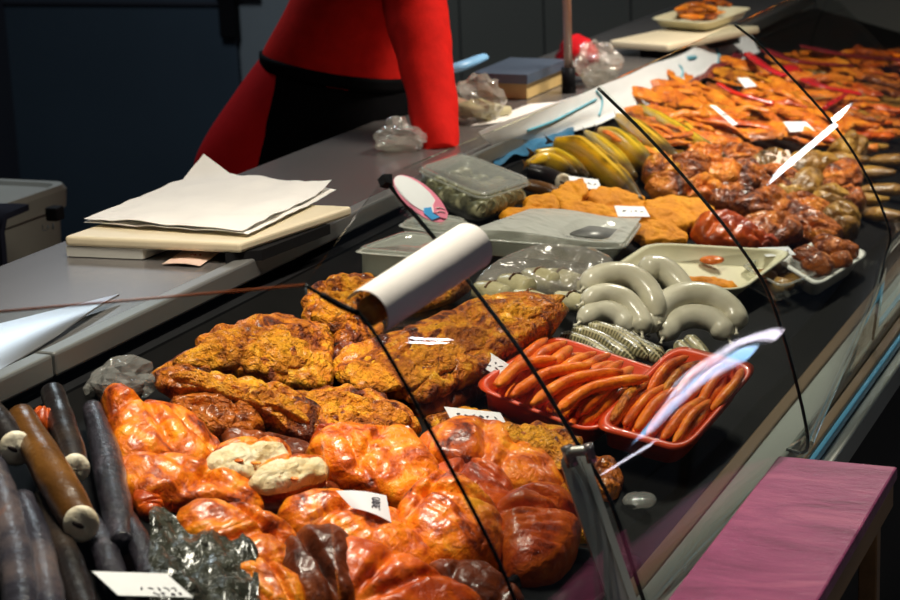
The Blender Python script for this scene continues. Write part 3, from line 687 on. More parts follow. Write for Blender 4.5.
# continuous body with face, hands and legs (mostly clothed or beyond the frame)
def body():
    bm_v, bm_e, rad = [], [], []
    def add(p, r, par=None):
        bm_v.append(p); rad.append(r if isinstance(r, tuple) else (r, r)); i = len(bm_v)-1
        if par is not None: bm_e.append((par, i))
        return i
    pel = add(onv(300, 150), (.12, .12)); wa = add(onv(335, 70), (.10, .10), pel); ch = add(onv(365, -20), (.12, .11), wa); up2 = add(onv(400, -95), (.09, .09), ch)
    nk = add(onv(425, -138), (.05, .05), up2)
    hd = onv(440, -168); fw = (CR*.9-V3((0, 0, .45))).normalized(); ud = (CR*.45+V3((0, 0, .9))).normalized()
    j0 = add(hd, (.055, .06), nk); h1 = add(hd+ud*.06+fw*.02, (.078, .085), j0); h2 = add(hd+ud*.13+fw*.015, (.082, .088), h1); add(hd+ud*.20, (.05, .055), h2)
    add(hd+ud*.055+fw*.115, (.012, .014), h1)
    wr = onv(440, 160, -.478)
    pr_ = [onv(405, -60, -.12), onv(416, 10, -.21), onv(427, 75, -.325), wr]
    pa_ = up2
    for p, r in zip(pr_, (.048, .044, .038, .026)): pa_ = add(p, r, pa_)
    def hand(w, par, d, sd, dn):
        pm = add(w+d*.035+dn*.01, (.030, .016), par); kn = add(w+d*.07+dn*.014, (.034, .013), pm)
        for i, (L, o_) in enumerate([(.066, -.029), (.076, -.010), (.070, .010), (.055, .028)]):
            a = add(w+d*.085+sd*o_+dn*.016, .0088, kn); b_ = add(w+d*(.085+L*.55)+sd*o_*1.25+dn*.020, .0080, a); add(w+d*(.085+L)+sd*o_*1.3+dn*.030, .0068, b_)
        t0 = add(w+d*.035-sd*.030+dn*.014, .011, pm); t1 = add(w+d*.06-sd*.050+dn*.020, .0095, t0); add(w+d*.085-sd*.058+dn*.026, .008, t1)
    dr = V3((.35, .75, -.25)).normalized(); hand(wr, pa_, dr, dr.cross(V3((0, 0, 1))).normalized(), V3((0, 0, -1)))
    pa_ = up2
    for p, r in zip([ls2, el, wr2], (.048, .040, .026)): pa_ = add(p, r, pa_)
    dl = V3((.85, -.1, -.2)).normalized(); hand(wr2, pa_, dl, -dl.cross(V3((0, 0, 1))).normalized(), V3((0, 0, -1)))
    for s_ in (-1, 1):
        hp = hips+CFn*(.085*s_)-V3((0, 0, .04)); a = add(hp, .085, pel); k = add(V3((hp.x+.05, hp.y+.02, .50)), .055, a); an = add(V3((hp.x, hp.y, .09)), .038, k); add(V3((hp.x+.14, hp.y+.04, .035)), (.038, .03), an)
    me = bpy.data.meshes.new('body'); base = WL[pe.name]; me.from_pydata([v-base for v in bm_v], bm_e, []); o = bpy.data.objects.new('body', me); C.objects.link(o); o.parent = pe; WL[o.name] = base
    sk = o.modifiers.new('k', 'SKIN'); sk.use_smooth_shade = True
    for v, r in zip(me.skin_vertices[0].data, rad): v.radius = r
    me.skin_vertices[0].data[0].use_root = True
    ss = o.modifiers.new('s', 'SUBSURF'); ss.levels = 2; ss.render_levels = 2; me.materials.append(M['skin'])
    for s_ in (-1, 1):
        e = hd+ud*.10+fw*.088+CFn*(.032*s_); obj('eye', *blob(e, .012, .012, .012), 'eye', pe)
        f0 = V3((hips.x, hips.y, 0))+CFn*(.085*s_)
        obj('shoe', *loft([(f0+V3((-.06, -.02, .04)), .07, .08), (f0+V3((.03, .01, .045)), .085, .088), (f0+V3((.12, .035, .035)), .09, .068), (f0+V3((.19, .055, .025)), .05, .045)], 14, 14)[:2], 'black', pe)
    obj('hair', *blob(hd+ud*.145-fw*.035, .098, .098, .105, .008, 30, 20, 14), 'hair', pe)
    obj('mouth', *loft([(hd+ud*.012+fw*.085-CFn*.02, .004, .006), (hd+ud*.012+fw*.092, .01, .010), (hd+ud*.012+fw*.085+CFn*.02, .004, .006)], 8, 8)[:2], 'pink', pe)
body()

# ------------------------------------------------------------------ food: front row fillets
def F_(px, label, mat='fillet', thick=.035, tilt=16, **k):
    cx_ = sum(q_[0] for q_ in px)/len(px); cy_ = sum(q_[1] for q_ in px)/len(px); px = [(cx_+(x-cx_)*1.10, cy_+(y-cy_)*1.10) for x, y in px]; thick *= .85; k = dict(dict(N=104, K=22, amp=.0045, fr=20, crease=2, edge=.004), **k)
    return piece('smoked_fillet', px, label, 'fish', mat, thick, tilt=tilt, **k)
G1 = 'smoked fillets in the front row'
F_([(106, 402), (122, 398), (140, 410), (172, 424), (206, 462), (196, 472), (160, 470), (119, 470), (111, 440)], 'orange smoked fillet beside the crumpled clear bag, left half of a pair', ridge=.0007, rdir=(1, .6), group=G1)
F_([(146, 411), (165, 411), (188, 420), (207, 436), (222, 458), (212, 468), (196, 462), (170, 436)], 'orange smoked fillet half lying along the ridge right of its twin, top left', thick=.028, tilt=22, group=G1)
F_([(119, 472), (160, 466), (205, 472), (245, 490), (259, 511), (252, 522), (215, 518), (165, 512), (134, 505)], 'long orange smoked fillet below the top left pair', ridge=.0007, rdir=(1, .3), group=G1)
F_([(133, 497), (150, 496), (163, 505), (158, 518), (143, 520)], 'small curled orange fillet end below the long left fillet', 'fillet_red', .018, group=G1)
F_([(180, 521), (215, 513), (262, 526), (292, 545), (288, 578), (255, 586), (215, 566), (186, 546)], 'ribbed orange smoked fillet left of the dark hollow, above the dark film', ridge=.0016, rdir=(.6, .8), thick=.038, group=G1)
F_([(312, 457), (330, 438), (360, 440), (400, 440), (416, 452), (434, 480), (428, 505), (400, 512), (372, 500), (335, 482)], 'large orange smoked fillet just above the white folded price tag', ridge=.0012, rdir=(.5, .9), thick=.042, group=G1)
F_([(309, 452), (316, 432), (330, 427), (350, 430), (342, 440), (326, 446), (318, 462)], 'curled red-orange fillet rim behind the large fillet', 'fillet_red', .016, 25, group=G1)
F_([(420, 452), (445, 434), (482, 432), (520, 450), (547, 470), (563, 498), (555, 512), (512, 502), (468, 486), (428, 468)], 'big orange smoked fillet below the lower of the two red-tray tags', thick=.045, ridge=.0006, rdir=(.6, .8), group=G1)
F_([(428, 478), (465, 466), (498, 480), (512, 508), (496, 526), (460, 505), (436, 494)], 'orange smoked fillet squeezed under the big one in the centre', 'fillet_red', .03, group=G1)
F_([(397, 522), (414, 500), (440, 488), (472, 505), (494, 530), (497, 562), (470, 577), (430, 576), (406, 552)], 'rounded orange smoked fillet with flaky rings, bottom centre', thick=.05, ridge=.0018, rdir=(-.7, .7), group=G1)
F_([(497, 514), (530, 498), (562, 508), (575, 540), (562, 572), (522, 588), (500, 566), (494, 538)], 'red-brown ribbed fillet left of the metal support post', 'fillet_red', .045, ridge=.0018, rdir=(.2, 1), group=G1)
F_([(285, 513), (310, 503), (350, 505), (392, 520), (402, 540), (428, 556), (432, 572), (400, 577), (350, 562), (300, 541)], 'orange smoked fillet directly below the folded price tag', thick=.035, ridge=.001, rdir=(.6, .7), group=G1)
F_([(288, 548), (318, 538), (345, 548), (352, 580), (344, 610), (300, 614), (284, 585)], 'dark hollow brown fillet at the bottom edge left of centre', 'fillet_dark', .035, group=G1)
F_([(326, 553), (380, 560), (440, 588), (474, 614), (400, 630), (345, 605)], 'red-brown fillet at the bottom edge in the centre', 'fillet_red', .035, group=G1)
F_([(430, 572), (470, 570), (500, 585), (520, 606), (486, 620), (450, 596)], 'dark red fillet tail at the bottom edge right of centre', 'fillet_dark', .025, group=G1)
F_([(232, 580), (262, 574), (300, 592), (296, 622), (240, 622)], 'small orange fillet at the bottom edge below the ribbed one', 'fillet', .03, group=G1)
# white-fleshed cut pieces
for i, (px, lb) in enumerate([([(205, 462), (222, 448), (262, 444), (286, 448), (292, 462), (270, 474), (240, 482), (213, 476)], 'cut smoked fish piece showing white flesh, left one of two'),
                              ([(248, 482), (262, 468), (292, 460), (326, 463), (328, 476), (310, 486), (272, 495), (252, 492)], 'cut smoked fish piece showing white flesh, right one lying in front')]):
    r_ = root('cut_fish', ondeck(px[0][0], px[0][1]+12), lb, 'fish', 'white fleshed cut pieces')
    piece('rind', [(x, y+5) for x, y in px], None, None, 'fillet', .028, .014, 18, parent=r_)
    cx_ = sum(x for x, y in px)/len(px); cy_ = sum(y for x, y in px)/len(px)
    a_ = max(px, key=lambda q_: q_[1]); p0_, n_ = plane(a_[0], a_[1]+5, .014, 18); p0_ = p0_+n_*.023
    pts_ = [onpl(cx_+(x-cx_)*.97, cy_+(y-cy_)*.93, p0_, n_) for x, y in px]
    V, F = pillow(pts_, n_, .012, 80, 14, .004, 60, 3.0, .004, edge=.008); obj('flesh', V, F, 'whiteflesh', r_)
    for hx_, hy_ in [(.32, .4), (.62, .55)]:
        hp_ = onpl(cx_+(hx_-.5)*60, cy_+(hy_-.5)*16, p0_+n_*.0125, n_); obj('hollow', *blob(hp_, .007, .004, .002, .001), 'fillet', r_)
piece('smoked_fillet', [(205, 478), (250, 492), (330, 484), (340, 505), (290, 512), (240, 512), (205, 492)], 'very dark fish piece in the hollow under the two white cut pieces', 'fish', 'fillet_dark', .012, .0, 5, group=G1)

# ------------------------------------------------------------------ crusted flat fish in the back
G2 = 'crusted flat smoked fish'
def K_(px, label, mat='crust', thick=.022, tilt=16, lift=.0, **k): return piece('flat_smoked_fish', px, label, 'fish', mat, thick, lift, tilt, amp=k.pop('amp', .007), fr=34, edge=.006, group=G2, **k)
def KK(px, label, px2, lift=.0, tilt=16, thick=.024, flesh='crust'):
    thick *= .62; tilt += 3
    """skin slab with a crusted flesh bed on it"""
    r_ = root('flat_smoked_fish', ondeck(*max(px, key=lambda q_: q_[1])), label, 'fish', G2)
    o_, p0_, n_ = piece('skin', px, None, None, 'crust_edge', thick, lift, tilt, amp=.009, fr=30, edge=.012, parent=r_, N=100, K=18, crease=4)
    p1 = p0_+n_*thick*.80
    cx_ = sum(x for x, y in px2)/len(px2); cy_ = sum(y for x, y in px2)/len(px2)
    V, F = pillow([onpl(cx_+(x-cx_)*1.12, cy_+(y-cy_)*1.15, p1, n_) for x, y in px2], n_, .008, 90, 18, .007, 48, 3.0, .006, edge=.012, crease=4); obj('flesh', V, F, flesh, r_)
KK([(300, 302), (318, 284), (345, 276), (372, 277), (392, 284), (380, 300), (356, 310), (360, 330), (338, 342), (312, 328)], 'crusted fish at the back against the well wall, left of the white sleeve', [(322, 290), (345, 280), (372, 284), (364, 296), (344, 306), (345, 326), (330, 328), (318, 312)], .02, 30)
KK([(152, 372), (186, 352), (213, 332), (265, 316), (312, 322), (334, 350), (328, 386), (290, 388), (232, 376), (170, 380)], 'wide crusted fish with golden flesh, top left of the back row', [(184, 362), (206, 344), (228, 332), (280, 330), (301, 345), (296, 364), (270, 372), (222, 366)], .015, 24)
KK([(330, 372), (340, 352), (372, 344), (408, 330), (480, 300), (540, 294), (564, 304), (562, 318), (508, 356), (450, 392), (412, 402), (354, 388)], 'long crusted fish slab running back behind the upper red-tray tag', [(352, 370), (372, 354), (410, 338), (480, 308), (535, 301), (548, 308), (500, 336), (450, 366), (408, 384), (370, 384)], .022, 14, .03)
KK([(154, 372), (205, 374), (262, 384), (302, 398), (322, 432), (300, 440), (256, 414), (200, 396), (162, 390)], 'narrow crusted fish strip with red edges below the wide one', [(170, 376), (206, 380), (258, 390), (290, 402), (300, 420), (262, 406), (205, 390)], .012, 20)
KK([(278, 404), (330, 388), (372, 394), (414, 414), (418, 432), (366, 438), (322, 436), (292, 430)], 'crusted golden fish just above the large front fillet', [(300, 406), (332, 394), (368, 400), (402, 416), (400, 428), (362, 432), (324, 428)], .008, 16)
KK([(490, 432), (538, 424), (578, 440), (594, 480), (586, 545), (562, 520), (556, 480), (522, 462)], 'crusted golden fish between the red tray and the metal support post', [(502, 434), (538, 430), (570, 444), (584, 480), (578, 520), (562, 478), (528, 454)], .0, 14, .02)
KK([(428, 418), (470, 412), (512, 424), (520, 440), (484, 434), (444, 434)], 'crusted fish end under the lower red-tray tag', [(440, 420), (470, 416), (502, 426), (484, 430), (450, 428)], .0, 12, .016)
K_([(168, 404), (205, 400), (250, 412), (262, 434), (232, 442), (192, 428)], 'dark brown fish belly in the gap below the narrow strip', 'brown', .02)
K_([(252, 402), (282, 398), (312, 412), (336, 434), (324, 448), (296, 440), (262, 424)], 'brown rolled fish side with a dark slit left of the golden fish', 'crust_edge', .026, 18)
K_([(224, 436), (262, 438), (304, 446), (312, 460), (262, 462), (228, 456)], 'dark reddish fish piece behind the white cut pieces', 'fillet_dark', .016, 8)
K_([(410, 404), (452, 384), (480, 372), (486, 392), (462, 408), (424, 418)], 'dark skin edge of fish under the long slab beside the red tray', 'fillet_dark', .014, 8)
K_([(330, 330), (366, 318), (384, 330), (372, 346), (340, 354)], 'pinkish crusted fish fold below the white sleeve', 'crust_edge', .02, 20, .012)
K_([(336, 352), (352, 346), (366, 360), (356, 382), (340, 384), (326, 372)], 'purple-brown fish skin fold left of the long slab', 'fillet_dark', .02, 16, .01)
K_([(480, 480), (500, 470), (545, 490), (552, 530), (520, 520), (490, 500)], 'crusted fish showing between the front fillets', 'crust', .014, 8)
K_([(585, 470), (606, 462), (620, 480), (616, 500), (596, 500)], 'small brown fish end right of the support post top', 'brown', .02, 14)
K_([(395, 292), (420, 280), (450, 276), (470, 288), (440, 304), (405, 310)], 'golden crusted fish directly behind the white sleeve', 'crust', .016, 10, .01)

# ------------------------------------------------------------------ eels and whole fish at the left
def eel(name, px, label, mat='eelskin', cut=None, cat='fish', lift=.02, amp=.002, group=None, up=V3((0, 0, 1)), ex=2, tiltl=None):
    P_ = []
    for i, q_ in enumerate(px):
        l_ = q_[3] if len(q_) > 3 else lift
        p = ondeck(q_[0], q_[1], l_); P_.append((p, q_[2]*mm(p), q_[2]*mm(p)*.95))
    r_ = root(name, P_[-1][0]-V3((0, 0, P_[-1][1]/2)), label, cat, group)
    V, F, U = loft(P_, 26, 16, amp=amp, fr=30, ex=ex)
    obj('body', V, F, mat, r_, uv=U)
    if cut:
        p, w, _ = P_[-1]; t = (P_[-1][0]-P_[-2][0]).normalized(); f_ = (t*.55+(O-p).normalized()*.7).normalized()
        s_ = f_.cross(V3((0, 0, 1))).normalized(); u_ = s_.cross(f_)
        p = p+f_*w*.22; ringp = [p+s_*(w*.49*math.cos(2*math.pi*i/26))+u_*(w*.51*math.sin(2*math.pi*i/26)) for i in range(26)]
        V, F = pillow(ringp, f_, .004, 30, 5, .0015, 90, 2, w*.3); obj('cut_face', V, F, 'eelflesh', r_)
        hq = [p+f_*.0042+s_*(w*(.10+.16*math.cos(a)))+u_*(w*(.02+.09*math.sin(a)+.08*math.cos(a))) for a in [2*math.pi*i/12 for i in range(12)]]
        V, F = pillow(hq, f_, .0012, 16, 3, 0, 1, 2, .002); obj('cavity', V, F, 'cavity', r_)
    return r_
GE = 'smoked eels at the left edge'
eel('smoked_eel', [(-22, 405, 34), (-4, 425, 36), (15, 447, 34)], 'cut smoked eel with round white cut face at the far left edge', cut=1, lift=.05, group=GE)
eel('smoked_eel', [(52, 392, 24, .05), (64, 430, 28, .05), (75, 467, 29, .045)], 'dark smoked eel whose cut face is the middle of three', cut=1, group=GE)
eel('smoked_eel', [(20, 416, 28, .055), (46, 462, 36, .055), (66, 498, 38, .05), (80, 522, 36, .045)], 'brown smoked eel whose cut face is lowest of three', 'eelbrown', cut=1, group=GE)
eel('whole_fish', [(-16, 450, 30, .03), (2, 500, 34, .03), (16, 560, 38, .03), (26, 640, 40, .03)], 'silver-blue whole fish at the left edge running down out of the photo', 'silver', group=GE)
eel('whole_fish', [(22, 500, 26, .03), (38, 550, 32, .03), (52, 625, 36, .03)], 'brownish silver whole fish second from the left edge', 'silver', group=GE)
eel('whole_fish', [(40, 500, 24, .02), (62, 550, 32, .02), (88, 625, 34, .02)], 'dark smooth whole fish below the lowest cut eel', 'eelskin', group=GE)
eel('whole_fish', [(92, 408, 18, .03), (104, 450, 30, .03), (115, 500, 32, .03), (122, 545, 26, .03)], 'dark purple scaled fish along the left side of the orange fillets', 'scale', group=GE)
eel('whole_fish', [(84, 510, 20, .02), (104, 550, 28, .02), (118, 590, 26, .02)], 'dark scaled fish behind the bottom left price card', 'scale', group=GE)
eel('whole_fish', [(126, 512, 14, .03), (140, 545, 24, .03), (150, 580, 24, .03)], 'dark scaled fish between the price card and dark film', 'scale', group=GE)
piece('smoked_fillet', [(32, 418), (44, 414), (54, 424), (50, 438), (36, 436)], 'small reddish fish piece tucked between the cut eels', 'fish', 'fillet_red', .02, .03, 20)
# dark film at the bottom
V, F = sheet(lambda u, v: ondeck(150+u*108+10*noise.noise(V3((v*3, 1, 2)))*(u-.3), 512+v*105+u*(1-v)*40+14*noise.noise(V3((u*4, 5, 1)))*(1-v), .040)+V3((0, 0, .018*noise.noise(V3((u*4, v*4, 3)))+.010*abs(noise.noise(V3((u*11, v*9, 7)))))), 30, 30, .001)
tagit(obj('dark_film', V, F, 'blackfilm'), 'crumpled dark translucent film covering fish at the bottom left', 'film')
bag(None, 122, 402, .040, .045, .030, 'crumpled clear bag at the back left beside the orange fillets', 'film', 'cavity', ondeck(122, 408, .0).z, .016)

# ------------------------------------------------------------------ price tags
def tagcard(px, label, lift, tilt, rows=((.3, .35, 4),), seed=1, txt=None, bend=.0, mat='card', a=None):
    a = a or max(px, key=lambda q_: q_[1]); p0, n = plane(a[0], a[1], lift, tilt); q_ = [onpl(x, y, p0, n) for x, y in px]
    r_ = root('price_tag', q_[0], label, 'price tag', 'price tags on the fish')
    V, F = sheet(lambda u, v: bil(q_, u, v)+n*(bend*math.sin(u*math.pi)), 10, 6, .001); obj('card', V, F, mat, r_)
    ux = (q_[1]-q_[0]).normalized(); vy = (q_[3]-q_[0]).normalized(); L_ = (q_[1]-q_[0]).length; W_ = (q_[3]-q_[0]).length
    if n.dot(ux.cross(vy)) < 0: pass
    if txt:
        nx = ux.cross(vy)
        if nx.dot(n) < 0: nx = -nx
        uy = nx.cross(ux); o_ = bil(q_, txt[2], txt[3])+n*(.0016+bend*math.sin(txt[2]*math.pi))
        if txt[4]: ux, uy = uy, -ux
        text('writing', txt[0], txt[1], r_, o_, ux, uy, 'ink')
    else:
        for k, (u0, v0, cnt) in enumerate(rows):
            nx = ux.cross(vy); s_ = 1 if nx.dot(n) > 0 else -1
            vv = vy if s_ > 0 else vy
            o_ = bil(q_, u0, v0)+n*.0012
            w_, h_ = L_*(.92-u0), W_*.16; parts = []; rnd = random.Random(seed+k)
            for i in range(cnt):
                x0 = w_*(i+.1)/cnt; pts = [o_+ux*(x0+rnd.random()*w_/cnt*.7)+vy*(h_*rnd.random()) for j in range(4)]
                parts.append(tube(pts, .0007, 8, 5, n))
            V, F = join(*parts); obj('writing', V, F, 'ink', r_)
    return r_
tagcard([(92, 572), (166, 574), (193, 598), (118, 596)], 'white price card with handwriting at the bottom left', .06, 14, ((.38, .62, 5), (.5, .82, 4)), 3)
tagcard([(336, 491), (386, 496), (391, 523), (352, 508)], 'folded white price tag between orange fillets in the centre', .05, 30, txt=('300', .014, .72, .45, True), bend=.004)
tagcard([(477, 345), (511, 366), (500, 378), (463, 356)], 'white price tag leaning on the upper left corner of the red tray', .05, 35, ((.2, .3, 5), (.2, .6, 4)), 9)
tagcard([(444, 407), (500, 413), (511, 432), (453, 424)], 'white price tag lying just below the red tray', .035, 30, ((.15, .3, 6), (.15, .65, 5)), 12)
tagcard([(392, 430), (408, 426), (421, 446), (412, 450)], 'small folded white tag behind the large front fillet', .05, 30, ((.2, .3, 3),), 14)
tagcard([(568, 176), (598, 180), (602, 190), (572, 188)], 'pale tag standing behind the amber fish pieces', .03, 25, ((.2, .4, 4),), 21)
tagcard([(614, 206), (644, 207), (650, 217), (618, 217)], 'pale rounded tag lying on the amber fish pieces', .045, 20, ((.2, .4, 4),), 22)
tagcard([(709, 105), (716, 106), (738, 124), (733, 126)], 'pale tag stuck among orange dried fish strips', .06, 40, ((.2, .4, 3),), 23)
tagcard([(783, 122), (806, 122), (815, 131), (790, 132)], 'pale tag lying right of the orange dried fish strips', .05, 25, ((.2, .4, 3),), 24)
tagcard([(737, 78), (748, 78), (757, 86), (745, 88)], 'small pale tag near the red pepper among the far dried fish', .05, 30, ((.2, .4, 3),), 25)
tagcard([(765, 154), (788, 150), (796, 166), (774, 168)], 'cream tag between the dried strips and brown pieces', .04, 30, ((.2, .4, 3),), 26, mat='pinkcard')
tagcard([(758, 248), (788, 247), (796, 255), (766, 257)], 'pale tag behind the dark bowl', .05, 25, ((.2, .4, 3),), 27)

# ------------------------------------------------------------------ containers
def cont(name, label, cat, rim, depth, mat, lift, tilt=0, anchor=None, shrink=.88, rimmat=None, lid=None, wall=.003):
    p0, n = plane(*(anchor or max(rim, key=lambda q_: q_[1])), lift, tilt)
    if tilt is None: n = V3((0, 0, 1))
    q_ = [onpl(x, y, p0, n) for x, y in rim]; r_ = root(name, sum(q_, V3())/4-n*depth, label, cat)
    V, F, ring = tray(q_, depth, wall, shrink, n); obj('tub', V, F, mat, r_)
    rg = ring(1.012, .001); tb = tube(rg+[rg[0], rg[1]], .0022, len(rg)*2, 6, n); obj('rim', *tb, rimmat or mat, r_)
    if lid:
        c = sum(q_, V3())/4; top = [ring(1.02, -.004), ring(1.0, -.007), ring(.90, -.007), ring(.86, -.004), ring(.05, -.004)]
        Vl = [v for t_ in top for v in t_]; N = len(top[0]); Fl = [(k*N+i, k*N+(i+1) % N, (k+1)*N+(i+1) % N, (k+1)*N+i) for k in range(4) for i in range(N)]; Fl.append(tuple(range(4*N, 5*N)))
        lo_ = obj('lid', Vl, Fl, lid, r_); so_ = lo_.modifiers.new('s', 'SOLIDIFY'); so_.thickness = .001
    return r_, q_, n
cont('plastic_tub', 'closed empty clear plastic tub at the back, behind the white sleeve', 'tub', [(355, 252), (428, 258), (462, 241), (405, 234)], .042, 'plastic_m', .045, 0, (428, 288), lid='plastic')
cont('plastic_tub', 'low clear plastic tub between the sticker and rolled herring container', 'tub', [(400, 226), (446, 234), (466, 222), (424, 214)], .03, 'plastic_m', .03, 0, (446, 244), lid='plastic')
r_, q_, n = cont('herring_container', 'lidded clear container of rolled herring at the back', 'container', [(416, 170), (482, 199), (532, 183), (462, 155)], .052, 'plastic', .055, 0, (478, 232), shrink=.9, lid='plastic')
GH = 'herring rolls in the lidded container'
for i in range(5):
    for j in range(4):
        p = bil(q_, .12+.76*j/3, .12+.76*i/4)-n*.030; ax_ = (CR*.55+(-CF)*.8+V3((0, 0, .15))).normalized()
        o = root('herring_roll', p, 'rolled herring packed inside the lidded clear container', 'fish', GH)
        obj('roll', *loft([(p-ax_*.016, .030, .030), (p+ax_*.016, .030, .030)], 4, 14, ex=2)[:2], 'herring', o)
        sp_ = [p+ax_*.0165+(ax_.cross(V3((0, 0, 1))).normalized()*math.cos(a)+V3((0, 0, 1))*math.sin(a))*(.012-.0012*a) for a in [k*.6 for k in range(15)]]
        obj('spiral_end', *tube(sp_, .0016, 30, 5, ax_), 'palefish', o)
for i in range(7):
    p = bil(q_, .15+.7*random.random(), .15+.7*random.random())-n*.010
    tagit(obj('herring_roll', *blob(p, .018, .015, .010, .003, 40), 'palefish'), 'pale herring piece lying on the top layer inside the lidded container', 'fish', GH)
# open clamshell
r_, q_, n = cont('clamshell', 'open clear plastic clamshell with a raised lid and dark opening, mid counter', 'container', [(463, 238), (622, 250), (642, 222), (530, 214)], .032, 'plastic_m', .045, 0, (622, 266), rimmat='plastic')
V, F = extr([bil(q_, u, v)+n*.003 for u, v in [(.55, .35), (.85, .3), (.90, .62), (.62, .70)]], n, .002); obj('opening', V, F, 'steel_d', r_)
V, F = sheet(lambda u, v: bil(q_, u*.98+.01, v*.9+.05)+n*(.012+.004*math.sin(u*6)-.010*(abs(u-.72) < .17 and .2 < v < .72)), 20, 10, .001); obj('lid', V, F, 'plastic_m', r_)
# bag of pale fish rolls before it
bgq = [(474, 284), (512, 258), (565, 250), (612, 264), (616, 296), (580, 304), (520, 300)]
r_ = root('plastic_bag', ondeck(545, 302), 'clear bag holding pale rolled fish in front of the clamshell', 'bag')
piece('film', bgq, None, None, 'bagfilm', .030, .012, 22, parent=r_, amp=.012, fr=20)
GP = 'pale fish rolls in the clear bag'
for i, (x, y, w_) in enumerate([(492, 284, 26), (516, 276, 26), (540, 270, 26), (562, 270, 24), (584, 276, 24), (603, 282, 24), (530, 290, 22), (572, 292, 22)]):
    p = ondeck(x, y+10, .030); s_ = mm(p)*w_
    o = root('fish_roll', p-V3((0, 0, s_/2)), 'pale fish roll packed inside the clear bag before the clamshell', 'fish', GP)
    dr = (CR*.7+CF*-.7).normalized(); obj('roll', *loft([(p-dr*.03, s_*.8, s_*.8), (p, s_, s_), (p+dr*.03, s_*.8, s_*.8)], 10, 12, amp=.002)[:2], 'palefish', o)
    obj('skin_band', *tube([p+(V3((0, 0, 1))*math.sin(a)-dr.cross(V3((0, 0, 1)))*math.cos(a))*s_*.5 for a in [.4, .9, 1.4, 1.9, 2.4]], .0022, 14, 6, dr), 'eelbrown', o)
# cream tray
ctq = [(608, 272), (738, 291), (792, 251), (652, 243)]
r_, q_, n = cont('foam_tray', 'cream foam tray with orange sauce remains beside the pale sausage rings', 'tray', ctq, .030, 'creamtray', .036, 4, (738, 320), .86, wall=.006)
p = bil(q_, .62, .35)-n*.024; V, F = pillow([p+(q_[1]-q_[0]).normalized()*(.06*math.cos(a))+(q_[3]-q_[0]).normalized()*(.035*math.sin(a)) for a in [k*.63 for k in range(10)]], n, .008, 40, 5, .005, 60, 2, .003, edge=.006); obj('sauce', V, F, 'amber', r_)
p = bil(q_, .50, .80)-n*.012; tagit(obj('orange_piece', *blob(p, .022, .016, .007, .002, 40), 'fillet'), 'small orange oval piece at the back wall of the cream tray', 'food')
# dark bowl with film
r_, q_, n = cont('plastic_bowl', 'dark clear-sided bowl at the right behind the sausage rings', 'bowl', [(744, 266), (782, 286), (818, 272), (775, 252)], .036, 'plastic', .042, 0, (782, 312))
for k in range(4):
    p = bil(q_, .3+.4*(k % 2), .3+.4*(k//2))-n*.018; tagit(obj('dark_fish_piece', *blob(p, .028, .024, .014, .005, 30), 'rings_brown'), 'dark olive fish piece inside the clear-sided bowl', 'fish', 'pieces in the dark bowl')
# white foam tray right with brown pieces
r_, q_, n = cont('foam_tray', 'white foam tray of brown meat at the right near the glass', 'tray', [(782, 262), (818, 284), (866, 254), (826, 236)], .036, 'foam', .042, 0, (818, 316), .82, wall=.005)
for k, (u, v, s_) in enumerate([(.25, .3, .9), (.6, .25, 1), (.85, .55, .8), (.45, .7, 1), (.2, .75, .8), (.7, .8, .9)]):
    p = bil(q_, u, v)+n*.006; tagit(obj('smoked_piece', *blob(p, .030*s_, .026*s_, .022*s_, .008, 32), 'brown'), 'dark red-brown smoked piece heaped in the white foam tray at the right', 'meat', 'pieces in the white foam tray')

# ------------------------------------------------------------------ pale sausage rings
def arc(name, px, label, mat, w, cat, lift=.03, tilt=40, group=None, seg=16, n=34, parent=None, ends=True, anchor=None):
    a = anchor or max(px, key=lambda q_: q_[1]); p0, nn_ = plane(a[0], a[1], lift, tilt); P_ = []
    Q_ = cr(px, max(7, len(px)*2))
    for i, (x, y) in enumerate(Q_):
        p = onpl(x, y, p0, nn_); e = 1.0 if 0 < i < len(Q_)-1 else .45; s_ = w*mm(p)*e; P_.append((p, s_, s_))
    r_ = root(name, P_[0][0], label, cat, group); V, F, U = loft(P_, n, seg, nn_, amp=.0006, fr=40); obj('casing', V, F, mat, r_, uv=U)
    if ends:
        for p, t in ((P_[0][0], P_[0][0]-P_[1][0]), (P_[-1][0], P_[-1][0]-P_[-2][0])):
            t = t.normalized(); obj('tied_end', *loft([(p, .008, .008), (p+t*.006, .004, .004), (p+t*.012, .009, .007)], 8, 8)[:2], 'cavity' if False else mat, r_)
    return r_
GS = 'pale sausage rings'
arc('sausage', [(640, 270), (660, 268), (678, 282), (686, 304)], 'pale sausage arch at the back of the left ring group', 'sausage', 25, 'sausage', .05, 35, GS, anchor=(686, 318))
arc('sausage', [(584, 288), (602, 276), (628, 275), (648, 290), (658, 318)], 'outermost pale sausage arch of the left ring group', 'sausage', 25, 'sausage', .045, 35, GS, anchor=(658, 328))
arc('sausage', [(583, 303), (604, 294), (626, 300), (640, 318), (642, 332)], 'middle pale sausage arch of the left ring group', 'sausage', 22, 'sausage', .035, 35, GS, anchor=(642, 336))
arc('sausage', [(580, 322), (598, 311), (618, 315), (632, 330)], 'lowest pale sausage arch of the left ring group', 'sausage', 22, 'sausage', .03, 35, GS, anchor=(632, 336))
arc('sausage', [(650, 330), (660, 308), (684, 295), (712, 297), (732, 312), (736, 328)], 'big pale sausage ring at the right, outer turn', 'sausage', 26, 'sausage', .035, 40, GS, anchor=(690, 338))
arc('sausage', [(663, 338), (674, 322), (694, 316), (716, 322), (728, 338)], 'pale sausage inside the big right ring, inner turn', 'sausage', 25, 'sausage', .03, 40, GS, anchor=(690, 340))

